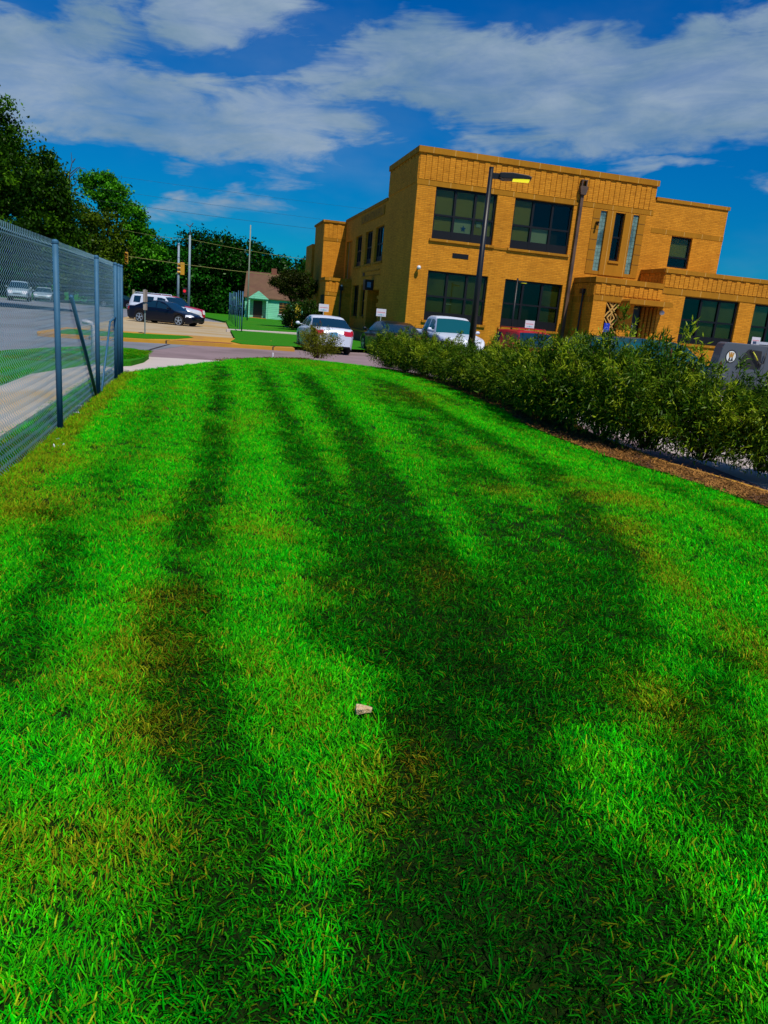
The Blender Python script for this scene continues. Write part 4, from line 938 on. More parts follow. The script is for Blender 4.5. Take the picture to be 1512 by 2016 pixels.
# big dark tree at the left edge (across the street)
Y0 = 55.0; c = at(-40, 560, Y0)
def off(px, py, Y, cx, cy):      # blob centre relative to a tree base
    p = at(px, py, Y); return (p.x-cx, p.y-cy, p.z)
tx, ty = at(-60, 560, Y0).x, Y0
bl_ = [(*off(-12, 250, Y0, tx, ty), 1.2, 1.8, 1.5), (*off(-45, 330, Y0, tx, ty), 2.9, 2.8, 2.1), (*off(50, 360, Y0, tx, ty), 1.9, 2.4, 1.7), (*off(90, 410, Y0+1, tx, ty), 1.6, 2.0, 1.5), (*off(20, 450, Y0, tx, ty), 2.9, 2.5, 1.6), (*off(-120, 400, Y0, tx, ty), 3.2, 3, 3.0), (*off(90, 350, Y0-.5, tx, ty), 1.0, 1.4, 1.2), (*off(100, 480, Y0+1, tx, ty), 1.6, 2, 1.2)]
sc_ = lambda L_, k: [(b_[0], b_[1], b_[2], b_[3]*k, b_[4]*k, b_[5]*k) for b_ in L_]
tree('broadleaf_tree', tx, ty, sc_(bl_, 1.45), LEAF_D, 'tallest dark green broadleaf tree at the left edge above the chain link fence', 720, 85, 0.27, (0.45, 4.2), seed=3, spread=0.73)
Y1 = 90.0; tx, ty = at(225, 560, Y1).x, Y1
bl_ = [(*off(207, 372, Y1, tx, ty), 1.25, 1.5, 1.0), (*off(172, 352, Y1, tx, ty), 0.42, .6, .35), (*off(228, 398, Y1, tx, ty), .85, 1.1, .6), (*off(262, 425, Y1, tx, ty), 0.65, 1.1, .8), (*off(272, 470, Y1, tx, ty), 1.0, 1.3, 1.1), (*off(300, 500, Y1, tx, ty), 1.0, 1.3, 0.7), (*off(250, 520, Y1, tx, ty), 1.6, 1.3, 1.0)]
bt = tree('broadleaf_tree', tx, ty, sc_(bl_, 1.8), LEAF_B, 'light green round topped tree rising behind the olive tree beyond the fence', 330, 60, 0.34, (0.40, 7.5), seed=5, spread=0.65)
Y2 = 87.0; tx, ty = at(200, 560, Y2).x, Y2
bl_ = [(*off(205, 450, Y2, tx, ty), 1.2, 1.6, 1.3), (*off(160, 440, Y2, tx, ty), 1.1, 1.6, 1.2), (*off(150, 490, Y2, tx, ty), 1.6, 1.6, 1.4), (*off(215, 495, Y2, tx, ty), 1.3, 1.6, 1.1), (*off(130, 530, Y2, tx, ty), 2.2, 1.6, 1.0), (*off(210, 540, Y2, tx, ty), 1.3, 1.6, 0.8)]
tree('broadleaf_tree', tx, ty, sc_(bl_, 1.95), LEAF_Y, 'olive yellow green bushy tree directly above the end of the chain link fence', 330, 65, 0.35, (0.35, 4.6), seed=8, spread=0.74)
# bare dead branch between them
dt = empty('dead_tree', (at(140, 560, 88).x, 88, -0.15), 0, 'bare leafless tree with thin dead branches poking between the dark and light green trees', 'tree')
b = MB(); q = lambda px, py: at(px, py, 88)-Vector(dt.location)
b.tube([(0, 0, 0), q(136, 420), q(137, 345)], [0.3, 0.18, 0.09], 7)
tr_ = b.build('trunk', BARK, dt); b = MB()
for pp in ([(136, 345), (142, 320), (140, 300)], [(137, 343), (152, 330), (168, 332)], [(136, 350), (146, 340), (158, 328)], [(137, 380), (150, 378), (166, 384)], [(137, 400), (150, 395), (157, 392)], [(143, 320), (148, 312)], [(136, 372), (150, 360), (152, 350)]):
    b.tube([q(*z) for z in pp], [0.07, 0.045, 0.022][:len(pp)], 5)
b.build('branches', mat('grey_dead_wood', (0.05, 0.07, 0.09), 0.9, 0.2), dt)
# dark wood behind: separate trees
wood = [(275, 470, 92, 3.6, 3.2, 'darkest'), (330, 492, 96, 4.0, 3.0, ''), (395, 470, 100, 4.2, 3.6, ''), (440, 480, 98, 3.6, 3.4, ''), (490, 490, 102, 4.2, 3.4, ''), (525, 520, 108, 3.2, 2.4, '')]
labs = ['dark round tree of the distant wood directly right of the light green tree', 'dark tree of the distant wood behind the two grey signal poles, left of them', 'distant wood tree topping out between the grey poles and the thin tall pole',
        'highest bumpy topped distant wood tree, left of the thin tall pole', 'dark tree of the distant wood behind the thin tall pole', 'dark tree of the distant wood above the green house roof']
for i, (px, py, Y, rx, rz, _) in enumerate(wood):
    tx = at(px, 560, Y).x; top = at(px, py, Y)
    bl_ = [(0, 0, top.z-rz*0.55, rx, rx, rz*0.8), (-rx*.6, 1, top.z-rz*0.95, rx*.7, rx*.7, rz*.6), (rx*.6, -1, top.z-rz*0.9, rx*.7, rx*.7, rz*.6), (0, -1, 3.6, rx*1.1, rx, 2.4), (0, -2, 1.4, rx*1.25, rx, 1.5), (rx*.2, 0, top.z-rz*.1, rx*.45, rx*.45, rz*.35)]
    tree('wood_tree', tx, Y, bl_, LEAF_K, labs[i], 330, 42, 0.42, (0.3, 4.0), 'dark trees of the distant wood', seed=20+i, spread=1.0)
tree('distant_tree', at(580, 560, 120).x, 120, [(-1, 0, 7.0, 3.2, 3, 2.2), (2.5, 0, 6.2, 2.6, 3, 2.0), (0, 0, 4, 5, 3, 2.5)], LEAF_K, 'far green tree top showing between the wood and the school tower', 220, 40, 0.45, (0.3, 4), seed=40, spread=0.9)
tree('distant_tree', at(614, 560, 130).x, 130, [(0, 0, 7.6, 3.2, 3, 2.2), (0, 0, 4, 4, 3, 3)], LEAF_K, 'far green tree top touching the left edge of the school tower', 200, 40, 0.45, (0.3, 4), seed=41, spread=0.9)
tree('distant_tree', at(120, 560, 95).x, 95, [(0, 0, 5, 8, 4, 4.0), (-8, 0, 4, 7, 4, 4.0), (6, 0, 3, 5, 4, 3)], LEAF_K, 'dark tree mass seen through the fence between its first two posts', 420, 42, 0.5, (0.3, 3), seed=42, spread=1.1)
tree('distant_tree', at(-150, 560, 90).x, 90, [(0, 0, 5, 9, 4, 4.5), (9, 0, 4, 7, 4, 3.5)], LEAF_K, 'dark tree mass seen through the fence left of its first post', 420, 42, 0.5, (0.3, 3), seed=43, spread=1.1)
# small bronze tree by the house, big shrub beneath
Y3 = 60.0; tx = at(578, 620, Y3).x
bl_ = [(*off(582, 545, Y3, tx, Y3), 1.1, 1.2, 0.55), (*off(603, 560, Y3, tx, Y3), .8, 1.2, 0.9), (*off(558, 556, Y3, tx, Y3), .75, 1.1, 0.4), (*off(585, 575, Y3, tx, Y3), .8, 1.2, 0.55), (*off(543, 553, Y3, tx, Y3), 0.4, .8, 0.25), (*off(562, 572, Y3, tx, Y3), .4, .8, .3)]
tree('bronze_leaved_tree', tx, Y3, bl_, LEAF_R, 'small bronze leaved tree in front of the mint green house and beside the school', 260, 60, 0.13, (0.10, 1.9), seed=50, spread=0.28)
tx = at(604, 620, 56).x
tree('shrub', tx, 56, [(-.2, 0, 1.3, 1.6, 1.2, 0.9), (.7, 0, 0.9, 1.0, 1.2, 0.9), (-.9, 0, 0.7, 0.9, 1, 0.6)], leaf_mat('dark_shrub_leaves', (0.008, 0.025, 0.002), (0.03, 0.06, 0.004), (0.02, 0.07, 0.004)), 'dense dark rounded shrub under the bronze tree at the school corner', 170, 55, 0.13, (0.08, 0.8), cat='shrub', seed=51, spread=0.35)

# hedge shrubs with narrow leaves
def shrub_variant(seed, H, Rr, nst=70, per=120, lm=LEAF_S, leaf=(0.085, 0.021)):
    g = np.random.default_rng(seed)
    Cs, Ds, Cl = [], [], []; tw = MB(); seeds = MB(); k = 0
    for i in range(nst):
        a = g.uniform(0, 2*math.pi); out = Rr*g.uniform(0.1, 1.0)**0.7; h = H*g.uniform(0.45, 1.0)*(1-0.25*(out/Rr)**2)
        if g.random() < 0.20: h *= g.uniform(1.08, 1.25); out *= 0.85
        p0 = np.array([math.cos(a)*0.18*g.random(), math.sin(a)*0.18*g.random(), 0]); p3 = np.array([math.cos(a)*out, math.sin(a)*out, h])
        p1 = p0+np.array([math.cos(a)*out*0.25, math.sin(a)*out*0.25, h*0.55]); p2 = np.array([math.cos(a)*out*0.75, math.sin(a)*out*0.75, h*0.97])
        t = g.uniform(0.10, 1.0, per)**0.8; t = t[:, None]
        C = (1-t)**3*p0+3*(1-t)**2*t*p1+3*(1-t)*t*t*p2+t**3*p3
        C = C+g.normal(0, 1, (per, 3))*np.array([0.065, 0.065, 0.06])*(1.25-0.6*t)
        C[:, 2] = np.maximum(C[:, 2], 0.04)
        Cs.append(C); dd = g.normal(0, 1, (per, 3)); dd += (p3-p1)/np.linalg.norm(p3-p1)*1.0; Ds.append(dd); Cl.append(np.full(per, g.random()))
        if i % 2 == 0:
            pts = [tuple((1-s)**3*p0+3*(1-s)**2*s*p1+3*(1-s)*s*s*p2+s**3*p3) for s in (0, .3, .6, .85, 1)]
            tw.tube(pts, [0.010, 0.008, 0.006, 0.004, 0.002], 4, False)
        if i % 4 == 0 and h > 0.85*H:
            e = Vector(p3); seeds.ball((e.x, e.y, e.z+0.04), 0.014, 6, 5, 0.3, (1, 1, 4.0))
    nf = int(nst*per*0.33); u = g.normal(size=(nf, 3)); u /= np.linalg.norm(u, axis=1)[:, None]; rr = g.uniform(0.35, 1.0, nf)[:, None]**0.5
    cen = np.array([0, 0, H*0.40]); ncl = 60; cc = g.random(nf//40+1)
    Cs.append(cen+u*rr*np.array([Rr*0.92, Rr*0.92, H*0.40])*(0.85+0.3*g.random((nf, 1)))); Ds.append(u+g.normal(0, 0.8, (nf, 3))); Cl.append(np.repeat(cc, 40)[:nf])
    C = np.concatenate(Cs); D = np.concatenate(Ds); Cl = np.concatenate(Cl)
    C[:, 2] = np.maximum(C[:, 2], 0.03)
    n = len(C); d = D/np.linalg.norm(D, axis=1)[:, None]
    h = g.normal(size=(n, 3)); h[:, 2] += 0.7; s = np.cross(d, h); s /= np.linalg.norm(s, axis=1)[:, None]; up = np.cross(s, d)
    L = (leaf[0]*g.uniform(0.6, 1.4, n))[:, None]; Wv = (leaf[1]*g.uniform(0.7, 1.3, n))[:, None]
    a = C; b = C+d*L*0.4+s*Wv*0.5+up*Wv*0.2; c = C+d*L-up*L*0.22; e = C+d*L*0.4-s*Wv*0.5+up*Wv*0.2
    V = np.stack([a, b, c, e], 1).reshape(-1, 3)
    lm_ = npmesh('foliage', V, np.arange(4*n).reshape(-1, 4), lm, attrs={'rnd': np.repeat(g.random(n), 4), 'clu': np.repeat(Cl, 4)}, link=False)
    def mk(mb, nm, m):
        me = bpy.data.meshes.new(nm); me.from_pydata(mb.v, [], mb.f); me.materials.append(m); return me
    ntw = len(tw.f); tw.add(seeds.v, seeds.f); me = mk(tw, 'stems', TWIG); me.materials.append(SEED)
    for p_ in me.polygons:
        if p_.index >= ntw: p_.material_index = 1
    return lm_, me
SV = [shrub_variant(200+i, 1.46, 1.12, 78, 150, leaf=(0.095, 0.021)) for i in range(6)]
def shrub(x, y, s, sz, rz, v, label, group='narrow leaved shrubs in the row beside the car park', name='shrub'):
    root = empty(name, (x, y, 0.14), rz, label, 'shrub', group); root.scale = (s, s, sz)
    for me, nm in zip(v, ('foliage', 'stems')):
        link_mesh(nm, me, root)
    return root
row = [(-0.25, 23.5, .72, .80, 'first shrub of the row, at its far end beside the dark blue green car'), (0.25, 22.5, .78, .84, 'second shrub from the far end of the row, before the dark blue green car'), (0.80, 21.6, .80, .84, 'shrub of the row in front of the front wheel of the white pickup'),
       (1.25, 20.6, .82, .80, 'shrub of the row just left of the foot of the tall lamp post'), (1.65, 19.2, .85, .76, 'shrub hiding the foot of the tall black lamp post'), (2.05, 17.9, .88, .80, 'shrub immediately right of the tall black lamp post'), (2.40, 16.6, .92, .84, 'shrub of the row below the small thin lamp post'),
       (2.65, 15.3, .95, .92, 'shrub of the row below the red car roof'), (2.85, 14.1, .95, 1.02, 'shrub of the row between the red car roof and the teal car'), (3.00, 12.9, .95, 1.06, 'shrub of the row covering the teal car with curved roof'), (3.42, 11.9, .95, 1.16, 'tallest shrub of the row, in front of the door numbered 3'),
       (3.85, 11.05, .92, 1.08, 'shrub of the row below the wide dark wing window'), (4.45, 10.45, .90, .90, 'shrub of the row just left of the grey welder'), (5.05, 9.9, .88, .86, 'shrub at the right edge hiding the base of the grey welder'), (5.8, 9.2, .88, .84, 'shrub at the row end cut off by the right edge of view')]
for i, (x, y, s, sz, lab) in enumerate(row):
    shrub(x, y, s, sz, i*1.9, SV[i % 6], lab)
svy = shrub_variant(300, 1.08, 0.80, 60, 85, LEAF_SY, (0.07, 0.018))
shrub(-2.62, 25.0, 1.0, 1.0, 0.4, svy, 'lone yellowish sparse shrub in front of the white sedan', None)
# weedy fringe at the far edge of the lawn
wx = []
for _ in range(5200):
    t = random.random(); x = -4.7+t*1.9; y = float(np.interp(x, [-4.75, -4.45, -3.95, -3.35, -2.75], [19.6, 20.8, 22.1, 23.0, 23.6]))
    wx.append((x+random.gauss(0, .12), y+random.gauss(0, .15), 0.13+random.random()*0.07))
wf = leaves('weeds', np.array(wx), None, 0.07, 0.012, LEAF_SY, None); tag(wf, 'ragged yellow green weeds along the far kerb of the lawn', 'weeds', None, 'stuff')

# ------------------------------------------------------------------ vehicles
CARGLASS = mat('car_glass', (0.006, 0.03, 0.06), 0.12, 0.0, spec=0.35)
CARGLASS_T = mat('teal_car_glass', (0.006, 0.08, 0.10), 0.12, 0.0, spec=0.35)
TYRE = mat('tyre_rubber', (0.012, 0.012, 0.013), 0.8, 0.1)
RIM = mat('alloy_rim', (0.50, 0.55, 0.62), 0.35, 0.0, metal=0.7)
TRIM = mat('black_trim', (0.01, 0.01, 0.012), 0.6, 0.0)
LAMP = mat('headlamp_glass', (0.75, 0.78, 0.85), 0.15, 0.0, spec=0.8)
TAIL = mat('tail_lamp_red', (0.45, 0.006, 0.015), 0.2, 0.0, spec=0.8)
def paint(n, c, metal=0.05, rough=0.3): return mat(n, c, rough, 0.03, 2.0, metal=metal, coat=0.12, spec=0.3)
SPEC = {
 'sedan': dict(L=4.85, W=1.84, top=[(0, .52), (.04, .62), (.18, .70), (.6, .80), (1.25, .92), (1.6, .96), (3.9, 1.01), (4.1, 1.02), (4.70, 1.0), (4.82, .90), (4.85, .78)], bot=[(0, .30), (.2, .20), (4.6, .20), (4.85, .34)],
      gh=[(1.22, .90), (2.05, 1.36), (2.35, 1.43), (2.75, 1.46), (3.2, 1.43), (3.55, 1.34), (4.28, 1.00)], ws=(1.22, 2.12), rs=(3.45, 4.28), wins=[(1.62, 2.58), (2.66, 3.62)], wh=(0.93, 3.80), wr=.335, hl=(.0, .42, .60, .74), tl=(4.62, 4.85, .72, .96)),
 'suv': dict(L=5.1, W=1.98, top=[(0, .70), (.04, .98), (.2, 1.05), (1.0, 1.16), (1.45, 1.20), (4.9, 1.22), (5.05, 1.20), (5.1, .95)], bot=[(0, .38), (.2, .28), (4.9, .28), (5.1, .42)],
      gh=[(1.4, 1.15), (2.05, 1.78), (2.4, 1.86), (3.5, 1.88), (4.7, 1.85), (4.86, 1.76), (5.06, 1.18)], ws=(1.4, 2.12), rs=(4.78, 5.06), wins=[(1.95, 2.70), (2.95, 3.55), (4.02, 4.62)], wh=(1.0, 4.0), wr=.40, hl=(.0, .30, .78, .98), tl=(5.0, 5.1, .9, 1.2)),
 'pickup': dict(L=5.5, W=1.98, top=[(0, .70), (.04, .98), (.2, 1.05), (1.0, 1.15), (1.5, 1.20), (3.55, 1.22), (3.6, 1.22), (5.45, 1.22), (5.5, .95)], bot=[(0, .38), (.2, .30), (5.3, .30), (5.5, .45)],
      gh=[(1.35, 1.12), (2.0, 1.76), (2.3, 1.86), (3.1, 1.87), (3.4, 1.80), (3.62, 1.20)], ws=(1.35, 2.06), rs=(3.38, 3.62), wins=[(1.80, 2.60), (2.70, 3.36)], wh=(1.0, 4.3), wr=.40, hl=(.0, .28, .78, 1.0), tl=(5.42, 5.5, .8, 1.15)),
 'van': dict(L=4.9, W=1.95, top=[(0, .60), (.04, .80), (.2, .90), (.9, 1.08), (1.2, 1.14), (4.7, 1.16), (4.85, 1.12), (4.9, .9)], bot=[(0, .34), (.2, .24), (4.7, .24), (4.9, .38)],
      gh=[(.95, 1.06), (1.8, 1.64), (2.2, 1.73), (3.5, 1.76), (4.4, 1.72), (4.6, 1.64), (4.88, 1.10)], ws=(.95, 1.9), rs=(4.5, 4.88), wins=[(1.5, 2.5), (2.6, 3.5), (3.6, 4.4)], wh=(.95, 3.95), wr=.35, hl=(.0, .35, .66, .84), tl=(4.8, 4.9, .8, 1.1)),
}
def lerpP(x, P): return float(np.interp(x, [p[0] for p in P], [p[1] for p in P]))
def car(kind, name, label, loc, heading, body_m, cat='car', glass=CARGLASS, group=None, rack=False, plate=None, dims=1.0, z=0.0, lowm=None):
    """heading = compass azimuth the nose points to; the origin is the middle of the car on the ground"""
    S = SPEC[kind]; L, Wd = S['L'], S['W']
    root = empty(name, (loc[0], loc[1], z), math.radians(90-heading), label, cat, group)
    root.scale = (dims, dims, dims); parts = {}
    def fput(key, vs): parts.setdefault(key, MB()).add(vs, [tuple(range(len(vs)))])
    xs = sorted(set(list(np.linspace(0, L, int(L/0.06)))))
    def hw(x):
        t = abs(2*x/L-1); w = Wd/2*(1-0.05*t**2-0.17*max(0, (t-0.80)/0.20)**2.2); return w
    X = lambda x: L/2-x             # nose towards +x
    fr = [0, .12, .28, .42, .55, .68, .80, .90, .96, 1.0]
    def sec(x):
        zb = lerpP(x, S['bot']); zt = lerpP(x, S['top']); w = hw(x)
        for xw in S['wh']:
            d = abs(x-xw); ra = S['wr']*1.14
            if d < ra: zb = max(zb, S['wr']+math.sqrt(ra*ra-d*d))
        zb = min(zb, zt-0.10); P = []
        for f in fr:
            z = zb+(zt-zb)*f
            k = 1-0.035*(1-f)**2*4*0.5 - (0.10*((f-0.80)/0.20)**2 if f > 0.80 else 0) ; P.append((w*k, z))
        return P+[(w*0.55, zt+0.018), (0, zt+0.028)]
    secs = [sec(x) for x in xs]
    for sgn in (1, -1):
        for i in range(len(xs)-1):
            for j in range(len(secs[0])-1):
                a, b_, c_, d_ = secs[i][j], secs[i+1][j], secs[i+1][j+1], secs[i][j+1]
                cx = (xs[i]+xs[i+1])/2; cz = (a[1]+c_[1])/2; cy = (a[0]+c_[0])/2
                key = 'body'
                if cx < S['hl'][1] and S['hl'][2] < cz < S['hl'][3] and cy > hw(cx)*0.60 and j < 10: key = 'headlight'
                elif cx > S['tl'][0] and S['tl'][2] < cz < S['tl'][3] and cy > hw(cx)*0.62 and j < 10: key = 'tail_light'
                elif cz < lerpP(cx, S['bot'])+0.07: key = 'sill_trim'
                fput(key+('' if key in ('body', 'sill_trim') else str(sgn)), [(X(xs[i]), sgn*a[0], a[1]), (X(xs[i+1]), sgn*b_[0], b_[1]), (X(xs[i+1]), sgn*c_[0], c_[1]), (X(xs[i]), sgn*d_[0], d_[1])])
    for x, end in ((0, 0), (L, 1)):    # nose and tail faces
        P = secs[0 if end == 0 else -1]
        for j in range(len(P)-1):
            for sgn in (1, -1):
                y0, y1, z0, z1 = P[j][0], P[j+1][0], P[j][1], P[j+1][1]; cz = (z0+z1)/2
                for q in range(6):
                    f0, f1 = q/6, (q+1)/6; key = 'body'
                    if end == 0:
                        if S['hl'][2] < cz < S['hl'][3]+.05 and f0 > 0.60: key = 'headlight%d' % sgn
                        elif f1 < 0.62 and cz > S['hl'][2]-0.14 and cz < S['hl'][3]: key = 'grille'
                    else:
                        if S['tl'][2] < cz < S['tl'][3] and f0 >= 0.66: key = 'tail_light%d' % sgn
                    if cz < lerpP(x, S['bot'])+0.10: key = 'sill_trim'
                    fput(key, [(X(x), sgn*y0*f0, z0), (X(x), sgn*y0*f1, z0), (X(x), sgn*y1*f1, z1), (X(x), sgn*y1*f0, z1)])
    # greenhouse
    gx0, gx1 = S['gh'][0][0], S['gh'][-1][0]; Hm = max(p[1] for p in S['gh'])
    gx = list(np.linspace(gx0, gx1, int((gx1-gx0)/0.055)))
    def gsec(x):
        zbelt = lerpP(x, S['top'])-0.03; zr = max(lerpP(x, S['gh']), zbelt+0.001); f = (zr-zbelt)/(Hm-zbelt)
        wb = hw(x)*0.93; wt = wb-0.20*f; hgt = zr-zbelt
        P = [(wb, zbelt)]
        for k, (fy, fz) in enumerate(((.10, .12), (.30, .32), (.55, .56), (.82, .80), (.97, .91), (1.12, .975), (1.6, 1.0))):
            P.append((wb-(wb-wt)*fy, zbelt+hgt*fz))
        return P+[(wt*0.62, zr+0.008), (wt*0.3, zr+0.018), (0, zr+0.022)]
    G = [gsec(x) for x in gx]
    for sgn in (1, -1):
        for i in range(len(gx)-1):
            for j in range(len(G[0])-1):
                a, b_, c_, d_ = G[i][j], G[i+1][j], G[i+1][j+1], G[i][j+1]; cx = (gx[i]+gx[i+1])/2; cz = (a[1]+c_[1])/2
                key = 'roof'; zr = lerpP(cx, S['gh'])
                if j >= 6:
                    if S['ws'][0] < cx < S['ws'][1]-0.05: key = 'windshield'
                    elif S['rs'][0]+0.06 < cx < S['rs'][1]-0.02: key = 'rear_window'
                elif 1 <= j <= 4 and cz < zr-(0.07 if kind == 'sedan' else 0.19):
                    for (u, v) in S['wins']:
                        if u < cx < v: key = 'side_window%d' % sgn
                fput(key, [(X(gx[i]), sgn*a[0], a[1]), (X(gx[i+1]), sgn*b_[0], b_[1]), (X(gx[i+1]), sgn*c_[0], c_[1]), (X(gx[i]), sgn*d_[0], d_[1])])
    mm = {'body': body_m, 'roof': body_m, 'windshield': glass, 'rear_window': glass, 'side_window': glass, 'headlight': LAMP, 'tail_light': TAIL, 'grille': TRIM, 'sill_trim': lowm or TRIM}
    import bmesh
    for key, b in parts.items():
        nm = key.rstrip('-1'); o = b.build(nm, mm[nm], root, True)
        bm = bmesh.new(); bm.from_mesh(o.data); bmesh.ops.remove_doubles(bm, verts=bm.verts, dist=0.0008); bmesh.ops.recalc_face_normals(bm, faces=bm.faces); bm.to_mesh(o.data); bm.free()
    # underbody
    b = MB(); b.box(X(L)+.25, X(0)-.25, -Wd*.40, Wd*.40, .26 if kind == 'sedan' else .36, .55); b.build('underbody', TRIM, root)
    for xw in S['wh']:
        for sgn in (1, -1):
            r = S['wr']; yo = sgn*(hw(xw)-0.015); yi = sgn*(hw(xw)-0.23)
            t = MB().tube([(X(xw), yi, r), (X(xw), yi+sgn*0.03, r), (X(xw), yo-sgn*.03, r), (X(xw), yo, r)], [r*.93, r, r, r*.93], 26)
            w = t.build('wheel', TYRE, root, False)
            rb = MB(); rb.tube([(X(xw), yo-sgn*.01, r), (X(xw), yo+sgn*.006, r)], [r*.30, r*.22], 12)
            for k in range(5):
                a = k*2*math.pi/5+.3
                p = [(math.cos(a-.16)*r*.2, math.sin(a-.16)*r*.2), (math.cos(a-.20)*r*.68, math.sin(a-.20)*r*.68), (math.cos(a+.20)*r*.68, math.sin(a+.20)*r*.68), (math.cos(a+.16)*r*.2, math.sin(a+.16)*r*.2)]
                rb.prism([(X(xw)+u, r+v) for u, v in p], 'y', min(yo-.012*sgn, yo+.004*sgn), max(yo-.012*sgn, yo+.004*sgn))
            nn = 26; ring = []
            k0 = len(rb.v)
            for k in range(nn):
                a = 2*math.pi*k/nn
                rb.v += [(X(xw)+math.cos(a)*r*.66, yo+.003*sgn, r+math.sin(a)*r*.66), (X(xw)+math.cos(a)*r*.74, yo+.003*sgn, r+math.sin(a)*r*.74)]
            for k in range(nn): rb.f.append((k0+2*k, k0+2*k+1, k0+2*((k+1) % nn)+1, k0+2*((k+1) % nn)))
            rb.build('rim', RIM, w)
    # mirrors
    xm = S['ws'][0]+0.42; zm = lerpP(xm, S['top'])+0.10
    for sgn in (1, -1):
        b = MB(); b.ball((X(xm), sgn*(hw(xm)+0.10), zm), 0.10, 10, 7, 0, (0.6, 1.0, 0.72)); b.box(X(xm)-.02, X(xm)+.03, min(sgn*hw(xm)*.9, sgn*(hw(xm)+.05)), max(sgn*hw(xm)*.9, sgn*(hw(xm)+.05)), zm-.05, zm-.02)
        b.build('mirror', body_m, root, True)
    if plate:
        b = MB(); b.box(X(L)-.02, X(L)-.004, -.155, .155, .70, .86); pl_ = b.build('license_plate', plate, root)
    # door seams / handles
    for (u, v) in S['wins'][:2]:
        for sgn in (1, -1):
            zt = lerpP(v, S['top']); yy = hw(v); b = MB()
            b.box(X(v)+.03, X(v)+.17, min(sgn*(yy*1.0-.02), sgn*(yy+.008)), max(sgn*(yy*1.0-.02), sgn*(yy+.008)), zt-.17, zt-.145)
            b.build('door_handle', TRIM if body_m.name != 'white_paint' else body_m, root)
    if rack:
        b = MB()
        for sgn in (1, -1): b.tube([(X(S['ws'][1]+.3), sgn*.62, Hm+.01), (X(S['ws'][1]+.35), sgn*.62, Hm+.09), (X(S['rs'][0]-.2), sgn*.62, Hm+.08), (X(S['rs'][0]-.1), sgn*.62, Hm)], .02, 6)
        for xx in (S['ws'][1]+.6, S['rs'][0]-.5): b.tube([(X(xx), -.62, Hm+.085), (X(xx), .62, Hm+.085)], .018, 6)
        b.build('roof_rack', body_m, root)
    if kind == 'pickup':
        b = MB(); b.box(X(5.42), X(3.7), -.80, .80, 1.10, 1.249); b.build('cargo_bed', TRIM, root)
    return root
WHITE = paint('white_paint', (0.62, 0.68, 0.80)); BLUEBLK = paint('blue_black_paint', (0.002, 0.005, 0.016)); GREENBLK = paint('dark_green_paint', (0.002, 0.008, 0.012))
REDP = paint('red_paint', (0.45, 0.01, 0.03)); TEAL = paint('teal_paint', (0.005, 0.05, 0.075)); SILV = paint('silver_paint', (0.30, 0.42, 0.50))
PLATE = mat('blue_license_plate', (0.08, 0.35, 0.62), 0.5, 0.1, 12)
HEAD = -14.6
def place(rear_xy, L, heading):          # centre from the rear-bumper centre
    h = R(heading); return (rear_xy[0]+math.sin(h)*L/2, rear_xy[1]+math.cos(h)*L/2)
car('sedan', 'parked_car', 'white sedan seen from behind behind the lone shrub, blue plate and red tail lights', place((-2.62, 30.1), 4.85, HEAD-1), HEAD-1, WHITE, plate=PLATE, lowm=WHITE)
car('sedan', 'parked_car', 'dark blue green car beside the white sedan, half hidden by the shrub row', place((0.30, 31.2), 4.85, HEAD-2), HEAD-2, GREENBLK)
car('pickup', 'parked_truck', 'white pickup truck facing the camera behind the shrubs and the tall lamp post', (2.05, 33.5), 166, WHITE, 'truck', CARGLASS_T)
car('suv', 'parked_car', 'red car with roof rack behind the shrubs in front of the ground floor window', (5.75, 33.6), 166, REDP, 'car', rack=True, z=-0.30)
car('van', 'parked_car', 'teal car with curved roof left of the door numbered 3', (7.15, 27.6), HEAD, TEAL, 'car', CARGLASS_T, z=-0.1)
car('van', 'parked_car', 'teal van nearest the door numbered 3, behind the tallest shrub', (8.3, 24.8), 70, TEAL, 'van', CARGLASS_T, z=-0.06)
# across the driveway
car('sedan', 'parked_car', 'blue black sedan parked side on in the far left car park', (-15.3, 49.3), 106, BLUEBLK, z=-0.14)
car('suv', 'parked_car', 'white sport utility vehicle behind the blue black sedan', (-16.3, 52.4), 106, WHITE, rack=True, z=-0.16, lowm=WHITE, dims=0.96)
car('suv', 'parked_car', 'red truck mostly hidden behind the white sport utility vehicle', (-17.25, 56.8), 106, REDP, 'truck', z=-0.16, dims=0.97)
# beyond the fence
car('pickup', 'parked_truck', 'silver pickup truck seen through the chain link fence', (at(40, 600, 76).x, 76), 158, SILV, 'truck', z=-0.13)
car('sedan', 'parked_car', 'silver car seen through the fence just right of the silver pickup', (at(88, 600, 82).x, 82), 160, SILV, 'car', z=-0.13)
car('sedan', 'parked_car', 'small dark car parked under the trees just right of the fence end', (at(236, 590, 82).x, 82), 100, BLUEBLK, 'car', z=-0.13)

